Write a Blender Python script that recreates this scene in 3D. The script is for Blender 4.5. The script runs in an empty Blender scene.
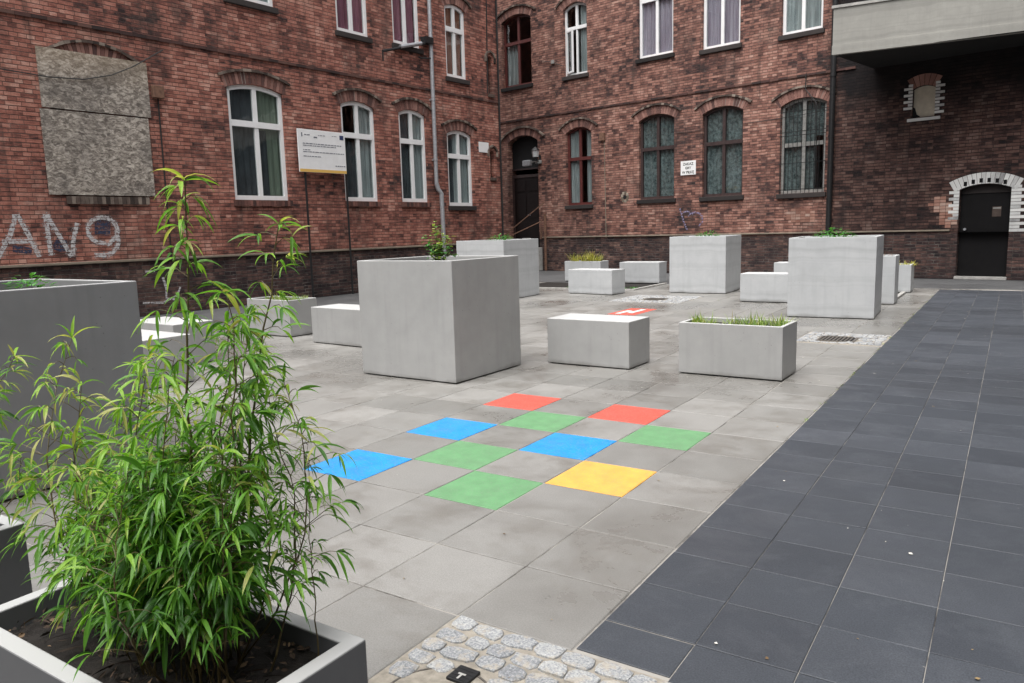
import bpy, bmesh, math, random
from mathutils import Vector, Matrix
from mathutils.geometry import delaunay_2d_cdt
R = math.radians
rnd = random.Random(7)
scene = bpy.context.scene
col = scene.collection

# ------------------------------------------------------------------ objects
def tag(o, label=None, cat=None, group=None, kind=None):
    if label: o['label'] = label
    if cat: o['category'] = cat
    if group: o['group'] = group
    if kind: o['kind'] = kind
    return o

def empty(name, loc=(0, 0, 0), rz=0, parent=None):
    o = bpy.data.objects.new(name, None)
    o.empty_display_size = .1
    col.objects.link(o)
    o.location = loc
    o.rotation_euler = (0, 0, rz)
    o.parent = parent
    return o

class MB:
    """collects geometry for one mesh object"""
    def __init__(s): s.v = []; s.f = []; s.t = []; s.m = []
    def add(s, vs, fs, tone=.5, mi=0):
        b = len(s.v); s.v += [tuple(v) for v in vs]
        for f in fs:
            s.f.append(tuple(b + i for i in f)); s.t.append(tone); s.m.append(mi)
    def box(s, x0, x1, y0, y1, z0, z1, tone=.5, mi=0, M=None):
        vs = [(x, y, z) for z in (z0, z1) for y in (y0, y1) for x in (x0, x1)]
        if M: vs = [M @ Vector(v) for v in vs]
        s.add(vs, [(0, 2, 3, 1), (4, 5, 7, 6), (0, 1, 5, 4), (2, 6, 7, 3), (0, 4, 6, 2), (1, 3, 7, 5)], tone, mi)
    def bbox(s, x0, x1, y0, y1, z0, z1, b=.01, tone=.5, mi=0):
        """box with chamfered edges"""
        bm = bmesh.new(); bmesh.ops.create_cube(bm, size=1)
        for v in bm.verts:
            v.co = Vector(((x0 + x1) / 2 + v.co.x * (x1 - x0), (y0 + y1) / 2 + v.co.y * (y1 - y0), (z0 + z1) / 2 + v.co.z * (z1 - z0)))
        bmesh.ops.bevel(bm, geom=bm.edges[:], offset=b, segments=2, profile=.5, affect='EDGES')
        s.bm(bm, tone, mi)
    def bm(s, bm, tone=.5, mi=0):
        bm.verts.index_update()
        s.add([v.co.copy() for v in bm.verts], [[v.index for v in f.verts] for f in bm.faces], tone, mi); bm.free()
    def tube(s, pts, rs, n=8, tone=.5, mi=0, cap=True):
        pts = [Vector(p) for p in pts]
        if not isinstance(rs, (list, tuple)): rs = [rs] * len(pts)
        rings = []; up = Vector((0, 0, 1))
        for i, p in enumerate(pts):
            d = (pts[min(i + 1, len(pts) - 1)] - pts[max(i - 1, 0)]).normalized()
            if abs(d.dot(up)) > .98: a = Vector((1, 0, 0)).cross(d).normalized() if i == 0 or True else None
            else: a = up.cross(d).normalized()
            if rings and a.dot(la) < 0: a = -a
            la = a
            b = d.cross(a)
            rings.append([p + rs[i] * (math.cos(t) * a + math.sin(t) * b) for t in [2 * math.pi * k / n for k in range(n)]])
        vs = [v for r in rings for v in r]; fs = []
        for i in range(len(rings) - 1):
            for k in range(n):
                fs.append((i * n + k, i * n + (k + 1) % n, (i + 1) * n + (k + 1) % n, (i + 1) * n + k))
        if cap:
            fs.append(tuple(reversed(range(n)))); fs.append(tuple((len(rings) - 1) * n + k for k in range(n)))
        s.add(vs, fs, tone, mi)
    def prism(s, poly, y0, y1, tone=.5, mi=0):
        """polygon in xz, extruded along y (front y0)"""
        n = len(poly)
        vs = [(x, y0, z) for x, z in poly] + [(x, y1, z) for x, z in poly]
        fs = [tuple(range(n)), tuple(reversed(range(n, 2 * n)))]
        for i in range(n):
            j = (i + 1) % n; fs.append((i, i + n, j + n, j))
        s.add(vs, fs, tone, mi)
    def build(s, name, mats, parent=None, smooth=False, loc=None, rz=0):
        me = bpy.data.meshes.new(name); me.from_pydata(s.v, [], s.f)
        if not isinstance(mats, (list, tuple)): mats = [mats]
        for m in mats: me.materials.append(m)
        for i, p in enumerate(me.polygons): p.material_index = s.m[i]; p.use_smooth = smooth
        a = me.attributes.new('tone', 'FLOAT', 'FACE')
        a.data.foreach_set('value', s.t)
        bm = bmesh.new(); bm.from_mesh(me); bmesh.ops.recalc_face_normals(bm, faces=bm.faces); bm.to_mesh(me); bm.free()
        o = bpy.data.objects.new(name, me); col.objects.link(o)
        if parent: o.parent = parent
        if loc: o.location = loc
        o.rotation_euler.z = rz
        return o

# ------------------------------------------------------------------ materials
class NT:
    def __init__(s, name):
        s.mat = bpy.data.materials.new(name); s.mat.use_nodes = True
        s.nt = s.mat.node_tree; s.nt.nodes.clear()
        s.out = s.nt.nodes.new('ShaderNodeOutputMaterial')
    def n(s, t, **kw):
        nd = s.nt.nodes.new('ShaderNode' + t)
        ins = kw.pop('i', {})
        for k, v in kw.items(): setattr(nd, k, v)
        for k, v in ins.items():
            if isinstance(v, bpy.types.NodeSocket): s.nt.links.new(v, nd.inputs[k])
            else: nd.inputs[k].default_value = v
        return nd
    def noise(s, vec, scale, detail=4, rough=.6, dist=0):
        return s.n('TexNoise', i={'Vector': vec, 'Scale': scale, 'Detail': detail, 'Roughness': rough, 'Distortion': dist}).outputs['Fac']
    def math(s, op, a, b=0., c=0., clamp=False):
        return s.n('Math', operation=op, use_clamp=clamp, i={0: a, 1: b, 2: c}).outputs[0]
    def ramp(s, f, stops, interp='LINEAR'):
        r = s.n('ValToRGB', i={'Fac': f}); e = r.color_ramp; e.interpolation = interp
        while len(e.elements) < len(stops): e.elements.new(.5)
        for el, (p, c) in zip(e.elements, stops):
            el.position = p; el.color = (*c, 1) if isinstance(c, tuple) else (c, c, c, 1)
        return r.outputs['Color']
    def mapr(s, f, a, b, c=0., d=1., smooth=False):
        return s.n('MapRange', interpolation_type='SMOOTHSTEP' if smooth else 'LINEAR', i={0: f, 1: a, 2: b, 3: c, 4: d}).outputs[0]
    def mix(s, f, a, b, mode='MIX'):
        m = s.n('Mix', data_type='RGBA', blend_type=mode)
        for k, v in ((0, f), (6, a), (7, b)):
            if isinstance(v, bpy.types.NodeSocket): s.nt.links.new(v, m.inputs[k])
            else: m.inputs[k].default_value = (*v, 1) if isinstance(v, tuple) else v
        return m.outputs[2]
    def coord(s, kind='Object'): return s.n('TexCoord').outputs[kind]
    def geo(s): return s.n('NewGeometry').outputs['Position']
    def xyz(s, v):
        o = s.n('SeparateXYZ', i={0: v}).outputs; return o[0], o[1], o[2]
    def comb(s, x, y, z=0.): return s.n('CombineXYZ', i={0: x, 1: y, 2: z}).outputs[0]
    def tone(s): return s.n('Attribute', attribute_name='tone').outputs['Fac']
    def bump(s, h, strength=.5, dist=.01):
        return s.n('Bump', i={'Strength': strength, 'Distance': dist, 'Height': h}).outputs[0]
    def pbr(s, color, rough=.8, normal=None, **kw):
        p = s.n('BsdfPrincipled')
        def put(k, v):
            if isinstance(v, bpy.types.NodeSocket): s.nt.links.new(v, p.inputs[k])
            else: p.inputs[k].default_value = (*v, 1) if isinstance(v, tuple) and len(v) == 3 else v
        put('Base Color', color); put('Roughness', rough)
        if normal: put('Normal', normal)
        for k, v in kw.items(): put(k.replace('_', ' '), v)
        s.nt.links.new(p.outputs[0], s.out.inputs[0]); s.p = p
        return s.mat

def simple(name, c, rough=.6, var=.15, scale=6, bump=0, **kw):
    t = NT(name); g = t.geo(); n = t.noise(g, scale, 5)
    lo = tuple(x * (1 - var) for x in c); hi = tuple(min(1, x * (1 + var)) for x in c)
    cc = t.ramp(n, [(.3, lo), (.7, hi)])
    nm = t.bump(t.noise(g, scale * 8, 3), bump, .004) if bump else None
    return t.pbr(cc, rough, nm, **kw)

def brick_mat(name, stops, mortar=(.10, .085, .075), soot_shade_x=None, dark=1., pale=.35):
    t = NT(name); o = t.coord(); x, y, z = t.xyz(o)
    xy = t.math('ADD', x, y)
    w = t.noise(o, 1.3, 2); wz = t.math('MULTIPLY_ADD', w, .012, z)
    wx = t.math('MULTIPLY_ADD', t.noise(o, 9, 2), .012, xy)
    wz = t.math('MULTIPLY_ADD', t.noise(o, 11, 2), .008, wz)
    v = t.comb(wx, wz, 0.)
    b = t.n('TexBrick', offset=.5, squash=1.9, squash_frequency=2, i={'Vector': v, 'Color1': (0, 0, 0, 1), 'Color2': (1, 1, 1, 1), 'Mortar': (.5, .5, .5, 1),
            'Scale': 1., 'Mortar Size': .0075, 'Mortar Smooth': .5, 'Bias': 0., 'Brick Width': .135, 'Row Height': .0755})
    tone = t.n('SeparateColor', i={0: b.outputs['Color']}).outputs[0]
    big = t.noise(o, .55, 4, .6); mid = t.noise(o, 2.6, 4, .6)
    streak = t.noise(t.comb(t.math('MULTIPLY', wx, 5.), t.math('MULTIPLY', wz, 22.), y), 1., 4, .7)
    f = t.math('MULTIPLY_ADD', t.math('SUBTRACT', tone, .5), .6, .52)
    f = t.math('MULTIPLY_ADD', t.math('SUBTRACT', mid, .5), 1.15, f)
    f = t.math('MULTIPLY_ADD', t.math('SUBTRACT', streak, .5), 1.15, f)
    f = t.math('MULTIPLY_ADD', t.math('SUBTRACT', big, .5), 1.3, f)
    base = t.ramp(f, stops)
    fine = t.noise(o, 60, 3, .7)
    base = t.mix(1., base, t.ramp(fine, [(.3, .72), (.7, 1.2)]), 'MULTIPLY')
    # lighter lime bloom and repaired patches
    pal = t.mapr(t.noise(t.comb(x, t.math('MULTIPLY', z, 1.4), 3.), .8, 5, .65), .60, .72, 0., pale)
    base = t.mix(pal, base, (.36, .24, .19))
    sm = t.mapr(t.noise(t.comb(t.math('MULTIPLY', x, 3.), t.math('MULTIPLY', z, 16.), y), 1.5, 4, .75), .60, .70, 0., .5)
    base = t.mix(sm, base, (.42, .33, .28))
    # soot
    st = t.mapr(t.noise(t.comb(x, t.math('MULTIPLY', z, .55), 7.), 1.1, 5, .7), .50, .68, 0., .72)
    base = t.mix(st, base, (.035, .026, .026))
    vs_ = t.mapr(t.noise(t.comb(t.math('MULTIPLY', x, 4.), t.math('MULTIPLY', z, .35), 2.), 1.2, 4, .65), .56, .72, 0., .55)
    base = t.mix(vs_, base, (.06, .04, .036))
    mf = t.ramp(t.noise(o, 3.1, 4), [(.42, tuple(c * .25 for c in mortar)), (.60, tuple(c * .7 for c in mortar)), (.74, tuple(c * 1.9 for c in mortar))])
    hl = t.mapr(t.math('PINGPONG', wz, .03775), .0075, .0035, 0., 1.)
    jf = t.math('MAXIMUM', t.math('MULTIPLY', b.outputs['Fac'], .55), t.math('MULTIPLY', hl, .95))
    c = t.mix(jf, base, mf)
    if soot_shade_x is not None:
        s = t.mapr(t.math('MULTIPLY_ADD', t.math('SUBTRACT', t.noise(o, .9, 4), .5), 1.2, x), soot_shade_x - .35, soot_shade_x + .35, 0., 1., True)
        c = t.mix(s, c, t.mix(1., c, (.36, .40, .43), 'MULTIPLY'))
        # soot plus balcony shade painted into the colour, blackest at the top
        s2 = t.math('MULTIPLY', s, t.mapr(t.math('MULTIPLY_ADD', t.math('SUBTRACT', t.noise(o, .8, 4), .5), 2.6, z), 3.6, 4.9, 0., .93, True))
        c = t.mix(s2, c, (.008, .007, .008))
    if dark != 1.: c = t.mix(1., c, (dark, dark, dark), 'MULTIPLY')
    h = t.math('MULTIPLY_ADD', t.math('MAXIMUM', t.math('MULTIPLY', b.outputs['Fac'], .6), hl), -1., t.math('MULTIPLY', fine, .4))
    h = t.math('MULTIPLY_ADD', tone, .35, h)
    return t.pbr(c, .88, t.bump(h, 1., .018), Specular_IOR_Level=.3)

M = {}
M['brick_left'] = brick_mat('brick_left', [(0., (.035, .022, .022)), (.25, (.18, .070, .055)), (.5, (.355, .138, .102)), (.8, (.47, .215, .162)), (1., (.58, .33, .26))], (.16, .12, .105))
M['brick_back'] = brick_mat('brick_back', [(0., (.028, .02, .02)), (.25, (.11, .052, .045)), (.5, (.25, .118, .09)), (.8, (.375, .195, .152)), (1., (.48, .29, .23))], (.14, .11, .10), soot_shade_x=-4.3)
M['brick_dark'] = brick_mat('brick_dark', [(0., (.014, .012, .014)), (.35, (.045, .028, .028)), (.6, (.085, .048, .043)), (.85, (.15, .085, .07)), (1., (.24, .15, .12))], (.22, .20, .18), pale=.25)
def tone_mat(name, stops, rough=.85, bump=.4, soot=.5, spec=.3):
    t = NT(name); o = t.geo()
    f = t.math('MULTIPLY_ADD', t.math('SUBTRACT', t.noise(o, 9, 4), .5), .6, t.tone())
    c = t.ramp(f, stops)
    c = t.mix(t.mapr(t.noise(o, 1.3, 5), .48, .7, 0., soot), c, (.03, .025, .024))
    return t.pbr(c, rough, t.bump(t.noise(o, 45, 3), bump, .006), Specular_IOR_Level=spec)
M['voussoir'] = tone_mat('voussoir', [(0., (.10, .055, .05)), (.5, (.22, .11, .09)), (1., (.36, .20, .165))], soot=.35)
M['arch_joint'] = tone_mat('arch_joint', [(0., (.20, .17, .15)), (1., (.42, .38, .34))], soot=.3)
M['hood'] = tone_mat('hood', [(0., (.035, .026, .022)), (.5, (.10, .072, .06)), (1., (.28, .23, .19))])
M['sill_brick'] = tone_mat('sill_brick', [(0., (.05, .03, .028)), (.5, (.12, .055, .045)), (1., (.22, .10, .08))])
M['sill_dark'] = tone_mat('sill_dark', [(0., (.018, .016, .016)), (1., (.05, .042, .04))])
M['course'] = tone_mat('course', [(0., (.03, .022, .021)), (.5, (.085, .042, .037)), (1., (.14, .075, .06))])
M['ledge'] = tone_mat('ledge', [(0., (.10, .08, .06)), (.5, (.24, .2, .155)), (1., (.36, .31, .25))], soot=.3)
M['white_brick'] = tone_mat('white_brick', [(0., (.25, .25, .25)), (.35, (.58, .58, .57)), (1., (.72, .72, .7))], soot=.15)
M['white_pvc'] = simple('white_pvc', (.80, .80, .80), .35, .04)
M['old_white'] = simple('old_white', (.27, .265, .25), .7, .3, 14)
M['brown_wood'] = simple('brown_wood', (.045, .028, .027), .5, .3, 12)
M['red_wood'] = simple('red_wood', (.10, .025, .022), .5, .25, 12)
M['door_wood'] = simple('door_wood', (.012, .007, .007), .6, .3, 9, Specular_IOR_Level=.25)
M['door_black'] = simple('door_black', (.005, .0045, .005), .7, .3, 5, Specular_IOR_Level=.2)
M['black_metal'] = simple('black_metal', (.02, .02, .021), .5, .3, 20, Metallic=.3)
M['galv'] = simple('galv', (.42, .43, .45), .45, .2, 18, Metallic=.55)
M['rust'] = simple('rust', (.16, .085, .055), .85, .4, 14)
M['cable'] = simple('cable', (.012, .012, .012), .6, .1)
M['interior'] = simple('interior', (.10, .09, .08), .9, .2, 2)
M['plaster'] = simple('plaster', (.45, .44, .42), .9, .15, 4)

# glass: real panes, partly see-through, partly mirror
t = NT('window_glass')
fr = t.math('MULTIPLY', t.n('Fresnel', i={'IOR': 1.5}).outputs[0], t.math('SUBTRACT', 1., t.n('NewGeometry').outputs['Backfacing']))
gl = t.n('BsdfGlossy', i={'Roughness': .02, 'Color': (1, 1, 1, 1)})
nb = t.bump(t.noise(t.geo(), 1.7, 2), .12, .03); t.nt.links.new(nb, gl.inputs['Normal'])
tr = t.n('BsdfTransparent', i={'Color': (.88, .91, .91, 1)})
mx = t.n('MixShader', i={0: t.math('MULTIPLY_ADD', fr, 1.4, .0, clamp=True), 1: tr.outputs[0], 2: gl.outputs[0]})
t.nt.links.new(mx.outputs[0], t.out.inputs[0]); M['glass'] = t.mat
t = NT('lamp_glass'); t.pbr((.75, .77, .78), .2, None, Transmission_Weight=.3); M['lamp_glass'] = t.mat

def curtain_mat(name, a, b, lace=False):
    t = NT(name); o = t.coord(); x, y, z = t.xyz(o)
    f = t.noise(t.comb(t.math('MULTIPLY', x, 9.), t.math('MULTIPLY', z, .4), 0.), 2., 3)
    if lace: f = t.noise(o, 11, 5, .7)
    return t.pbr(t.ramp(f, [(.35, a), (.65, b)]), .9)
M['curtain_white'] = curtain_mat('curtain_white', (.22, .24, .245), (.42, .44, .44))
M['curtain_lace'] = curtain_mat('curtain_lace', (.035, .048, .05), (.22, .26, .26), True)
M['curtain_purple'] = curtain_mat('curtain_purple', (.22, .07, .11), (.34, .14, .19))
M['curtain_mauve'] = curtain_mat('curtain_mauve', (.28, .22, .28), (.42, .36, .42))
M['curtain_brown'] = curtain_mat('curtain_brown', (.22, .085, .05), (.33, .14, .09))
M['blind_green'] = curtain_mat('blind_green', (.15, .18, .14), (.21, .245, .19))
M['dim_room'] = simple('dim_room', (.055, .06, .068), .9, .3, 3)
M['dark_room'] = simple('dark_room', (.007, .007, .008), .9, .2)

# OSB board
t = NT('chipboard'); o = t.coord(); x, y, z = t.xyz(o)
v = t.comb(t.math('MULTIPLY_ADD', t.noise(o, 3, 2), .25, x), t.math('MULTIPLY_ADD', t.noise(o, 4, 2), .2, z), 0.)
vo = t.n('TexVoronoi', i={'Vector': t.comb(*[t.math('MULTIPLY', q, k) for q, k in zip(t.xyz(v)[:2], (14., 26.))]), 'Scale': 1.}).outputs['Color']
fv = t.n('SeparateColor', i={0: vo}).outputs[0]
f = t.math('MULTIPLY_ADD', t.math('SUBTRACT', t.noise(t.comb(t.math('MULTIPLY', x, 1.), t.math('MULTIPLY', z, 1.9), 0.), 7, 6, .8, 1.6), .5), 2.1, t.math('MULTIPLY_ADD', fv, .34, .10))
c = t.ramp(f, [(0., (.12, .10, .085)), (.25, (.27, .235, .20)), (.6, (.60, .54, .47))])
c = t.mix(t.mapr(t.noise(o, 1.2, 4), .45, .68, 0., .6), c, (.085, .075, .07))
c = t.mix(t.mapr(z, 4.2, 4.85, 0., .25), c, (.55, .40, .24))
M['chipboard'] = t.pbr(c, .9, t.bump(f, .5, .006))

def concrete_mat(name, lo, hi, lines=0.):
    t = NT(name); g = t.coord(); x, y, z = t.xyz(g)
    oi = t.n('ObjectInfo').outputs['Random']
    gv = t.n('VectorMath', operation='ADD', i={0: g, 1: t.comb(t.math('MULTIPLY', oi, 37.), t.math('MULTIPLY', oi, 13.), 0.)}).outputs[0]
    big = t.noise(gv, 1.6, 5, .62); mid = t.noise(gv, 7, 4, .6)
    f = t.math('MULTIPLY_ADD', mid, .4, t.math('MULTIPLY', big, .6))
    c = t.ramp(f, [(.30, tuple(k * .9 for k in lo)), (.5, lo), (.70, tuple((p + q) / 2 for p, q in zip(lo, hi)))])
    # water streaks running down from the rim
    stv = t.comb(t.math('MULTIPLY', t.math('ADD', x, y), 7.), t.math('MULTIPLY', z, .5), t.math('MULTIPLY', oi, 9.))
    c = t.mix(t.mapr(t.noise(stv, 1.6, 4, .6), .52, .75, 0., .22), c, tuple(k * .6 for k in lo))
    # damp dirt at the foot
    c = t.mix(t.mapr(t.math('MULTIPLY_ADD', t.math('SUBTRACT', big, .5), .18, z), .055, -.01, 0., .75), c, (.11, .105, .09))
    if lines:
        ln = t.math('ADD', t.math('MULTIPLY_ADD', t.noise(gv, 2., 2), .12, z), 0.)
        w = t.n('TexNoise', noise_dimensions='1D', i={'W': ln, 'Scale': 7., 'Detail': 3.}).outputs['Fac']
        c = t.mix(t.mapr(w, .5, .7, 0., lines), c, tuple(k * .55 for k in lo))
    # upward faces paler: light from above painted into the colour
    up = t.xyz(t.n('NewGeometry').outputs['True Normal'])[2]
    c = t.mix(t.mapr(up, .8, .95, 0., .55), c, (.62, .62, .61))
    # pinholes
    pin = t.n('TexVoronoi', i={'Vector': gv, 'Scale': 22.}).outputs['Distance']
    pm = t.math('MULTIPLY', t.mapr(pin, .05, .10, 1., 0.), t.mapr(t.noise(gv, 5, 2), .50, .58, 0., .8))
    c = t.mix(pm, c, (.09, .09, .085))
    hh = t.math('MULTIPLY_ADD', pm, -1., t.math('MULTIPLY', mid, .6))
    return t.pbr(c, t.mapr(big, .3, .7, .5, .75), t.bump(hh, .35, .006), Specular_IOR_Level=.45)
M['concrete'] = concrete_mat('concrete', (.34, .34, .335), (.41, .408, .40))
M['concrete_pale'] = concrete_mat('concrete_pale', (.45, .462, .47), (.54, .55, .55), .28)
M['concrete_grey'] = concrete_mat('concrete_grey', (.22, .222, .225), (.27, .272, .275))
M['shaded_concrete'] = simple('shaded_concrete', (.006, .006, .006), .95, .4, 4)  # balcony underside: deep shade painted in as near-black colour
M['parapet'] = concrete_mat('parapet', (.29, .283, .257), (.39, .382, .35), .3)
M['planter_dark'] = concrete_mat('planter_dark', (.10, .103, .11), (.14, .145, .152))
M['beige'] = simple('beige_plaster', (.52, .47, .38), .9, .15, 6)
M['soil'] = simple('soil', (.012, .009, .007), .95, .5, 25, .9)
M['kerb'] = simple('kerb', (.36, .35, .33), .85, .25, 8, .4)

def slab_mat(name, stops, stain, stain_amt, r0, r1, grain=.2, spec=.4):
    t = NT(name); g = t.geo(); x, y, z = t.xyz(g)
    f = t.math('MULTIPLY_ADD', t.math('SUBTRACT', t.noise(g, 5, 5, .65), .5), .5, t.tone())
    c = t.ramp(f, stops)
    tf = t.tone()
    off = t.comb(t.math('MULTIPLY_ADD', tf, 3., x), y, t.math('MULTIPLY', tf, 2.))
    st = t.mapr(t.noise(off, 1.9, 7, .72, .3), .47, .66, 0., stain_amt)
    c = t.mix(st, c, stain)
    wet = t.mapr(t.noise(t.comb(x, y, 5.), .55, 5, .6), .45, .60)
    c = t.mix(t.math('MULTIPLY', wet, .38), c, tuple(k * .6 for k in stain))
    gr = t.noise(g, 170, 3, .7)
    c = t.mix(1., c, t.ramp(gr, [(.3, 1 - grain), (.7, 1 + grain)]), 'MULTIPLY')
    sp = t.n('TexVoronoi', i={'Vector': g, 'Scale': 9.}).outputs['Distance']
    sp = t.math('MULTIPLY', t.mapr(sp, .025, .05, 1., 0.), t.mapr(t.noise(g, 2.3, 2), .52, .6, 0., .55))
    c = t.mix(sp, c, (.5, .48, .44))
    r = t.mapr(t.math('MULTIPLY_ADD', wet, .5, t.math('MULTIPLY', st, .6)), 0., .8, r1, r0)
    return t.pbr(c, r, t.bump(gr, .25, .002), Specular_IOR_Level=spec)
M['slab'] = slab_mat('paving_slab', [(0., (.20, .195, .184)), (.5, (.25, .243, .230)), (1., (.30, .291, .276))], (.155, .143, .125), .62, .14, .52)
M['dark_slab'] = slab_mat('dark_slab', [(0., (.036, .040, .049)), (.5, (.050, .056, .067)), (1., (.067, .073, .086))], (.085, .092, .105), .6, .36, .62, .4, .4)
M['asphalt'] = slab_mat('asphalt', [(0., (.085, .087, .09)), (1., (.12, .12, .12))], (.07, .07, .072), .6, .5, .8, .4)
def paint_slab(name, c):
    t = NT(name); g = t.geo(); n = t.noise(g, 9, 5)
    gr = t.noise(g, 170, 3, .7)
    cc = t.ramp(n, [(.3, tuple(k * .86 for k in c)), (.7, tuple(min(1, k * 1.12) for k in c))])
    wear = t.mapr(t.math('MULTIPLY_ADD', gr, .35, t.noise(g, 60, 5, .8)), .70, .86, 0., .6)
    cc = t.mix(t.mapr(t.noise(g, 3.3, 5, .7), .45, .7, 0., .22), cc, (.14, .135, .12))
    cc = t.mix(wear, cc, (.25, .24, .22))
    cc = t.mix(1., cc, t.ramp(gr, [(.3, .88), (.7, 1.1)]), 'MULTIPLY')
    return t.pbr(cc, .6, t.bump(gr, .3, .002))
M['p_blue'] = paint_slab('blue_paint', (.005, .27, .70)); M['p_red'] = paint_slab('red_paint', (.62, .09, .06))
M['p_green'] = paint_slab('green_paint', (.13, .31, .14)); M['p_yellow'] = paint_slab('yellow_paint', (.76, .40, .075))
M['white_paint'] = simple('white_road_paint', (.62, .62, .60), .7, .2, 20)
t = NT('joint_sand'); g = t.geo()
M['sand'] = t.pbr(t.ramp(t.noise(g, 1.7, 5, .7), [(.38, (.045, .04, .036)), (.54, (.34, .32, .29))]), .95)
t = NT('cobble_stone'); g = t.geo()
f = t.noise(g, 120, 4, .8)
f = t.math('MULTIPLY_ADD', t.math('SUBTRACT', f, .5), 2.2, .5)
c = t.ramp(t.math('MULTIPLY_ADD', t.tone(), .2, t.math('MULTIPLY', f, .8)), [(.1, (.09, .095, .11)), (.45, (.25, .26, .275)), (.85, (.56, .56, .54))])
c = t.mix(t.mapr(t.noise(g, 14, 4, .7), .52, .62, 0., .7), c, (.42, .37, .30))
M['cobble'] = t.pbr(c, .7, t.bump(f, .5, .004))
M['mortar_sand'] = simple('mortar_sand', (.30, .27, .225), .95, .25, 30, .7)
M['grate'] = simple('grate', (.13, .115, .10), .6, .4, 30, Metallic=.3)

# ------------------------------------------------------------------ camera and light
cam = bpy.data.objects.new('camera', bpy.data.cameras.new('camera')); col.objects.link(cam)
cam.matrix_world = Matrix(((.83830377, -.0562221, .54229685, 2.22555), (.54449412, .13705636, -.82749121, -3.69682),
                           (-.02780194, .98896644, .14550747, 1.47561), (0, 0, 0, 1)))
cam.data.sensor_width = 36; cam.data.lens = 764.734 / 1024 * 36; cam.data.clip_end = 500; cam.data.clip_start = .05
scene.camera = cam
w = bpy.data.worlds.new('World'); scene.world = w; w.use_nodes = True
nt = w.node_tree; nt.nodes.clear()
wo = nt.nodes.new('ShaderNodeOutputWorld'); bg = nt.nodes.new('ShaderNodeBackground'); sk = nt.nodes.new('ShaderNodeTexSky')
hs = nt.nodes.new('ShaderNodeHueSaturation')
SUN_EL, SUN_AZ = R(66), R(176)     # azimuth from +Y clockwise: behind the viewer, to the right
sk.sky_type = 'NISHITA'; sk.sun_disc = False; sk.sun_elevation = SUN_EL; sk.sun_rotation = SUN_AZ; sk.dust_density = 4; sk.air_density = 1.2
hs.inputs['Saturation'].default_value = .18
nt.links.new(sk.outputs[0], hs.inputs['Color']); nt.links.new(hs.outputs[0], bg.inputs[0]); nt.links.new(bg.outputs[0], wo.inputs[0])
bg.inputs[1].default_value = .14
sl = bpy.data.lights.new('sun', 'SUN'); sl.energy = 2.0; sl.angle = R(60); sl.color = (1, .985, .96)
so = bpy.data.objects.new('sun', sl); col.objects.link(so)
sd = Vector((math.sin(SUN_AZ) * math.cos(SUN_EL), math.cos(SUN_AZ) * math.cos(SUN_EL), math.sin(SUN_EL)))
so.rotation_euler = sd.to_track_quat('Z', 'Y').to_euler()
scene.view_settings.view_transform = 'Standard'; scene.view_settings.look = 'None'
scene.view_settings.exposure = .90; scene.view_settings.gamma = 1

# ------------------------------------------------------------------ ground
g = MB(); g.box(-60, 60, -60, 60, -.5, -.014)
tag(g.build('ground', M['asphalt']), kind='structure')

painted = {}
def T(i, j): return (round(i), round(j))
for (i, j, k) in [(0, 0, 'yellow'), (-1, 1, 'blue'), (0, 2, 'green'), (-1, -1, 'green'), (-2, 0, 'green'), (-3, 1, 'blue'), (-3, -1, 'blue'),
                  (-2, 2, 'green'), (-1, 3, 'red'), (-3, 3, 'red')]:
    painted[(i, j)] = k
def slab(mb, x0, x1, y0, y1, tone, z=0., c=.004, tilt=.0012):
    dz = [z + rnd.uniform(-tilt, tilt) for _ in range(4)]
    a = [(x0, y0), (x1, y0), (x1, y1), (x0, y1)]
    b = [(x0 + c, y0 + c), (x1 - c, y0 + c), (x1 - c, y1 - c), (x0 + c, y1 - c)]
    vs = [(p[0], p[1], q) for p, q in zip(b, dz)] + [(p[0], p[1], q - c * .6) for p, q in zip(a, dz)] + [(p[0], p[1], -.02) for p in a]
    fs = [(0, 1, 2, 3)] + [(i, i + 4, (i + 1) % 4 + 4, (i + 1) % 4) for i in range(4)] + [(i + 4, i + 8, (i + 1) % 4 + 8, (i + 1) % 4 + 4) for i in range(4)]
    mb.add(vs, fs, tone)
# beds left open in the paving: (x0,x1,y0,y1)
beds = [(-8.5, -5., 12.5, 14.5), (-.5, .5, 11.5, 14.)]
cobb = [(0., 1., 6., 7.), (-4.5, -3., 10., 11.5), (.5, 1., -9, -1.5)]
def inside(i, j, rects):
    x, y = i * .5 + .25, j * .5 + .25
    return any(a < x < b and c < y < d for a, b, c, d in rects)
mb = MB(); drift = {}
for i in range(-18, 2):
    dy = rnd.uniform(-.01, .01)
    for j in range(-18, 29):
        if inside(i, j, beds) or inside(i, j, cobb): continue
        gp = .0035
        x0, x1, y0, y1 = i * .5 + gp, i * .5 + .5 - gp, j * .5 + gp + dy * 0, j * .5 + .5 - gp
        if (i, j) == (-7 + 0, 16) or (i, j) == (-7, 17): continue
        if (i, j) in painted:
            continue
        slab(mb, x0, x1, y0, y1, min(1, max(0, rnd.gauss(.5, .2))))
tag(mb.build('grey_paving', M['slab']), kind='structure')
where = {(0, 0): 'yellow square slab nearest the dark paving strip', (-1, 1): 'blue square slab between two green slabs, just beyond the yellow one',
         (0, 2): 'green square slab nearest the dark strip, touching the blue slab corner', (-1, -1): 'nearest green square slab, left of the yellow slab',
         (-2, 0): 'green square slab between the left blue slab and middle blue slab', (-3, 1): 'blue square slab in front of the big concrete cube',
         (-3, -1): 'leftmost blue square slab, partly behind the bamboo', (-2, 2): 'farthest green square slab, between the two red slabs',
         (-1, 3): 'red square slab in front of the grassy low planter', (-3, 3): 'red square slab beside the big concrete cube corner'}
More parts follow.
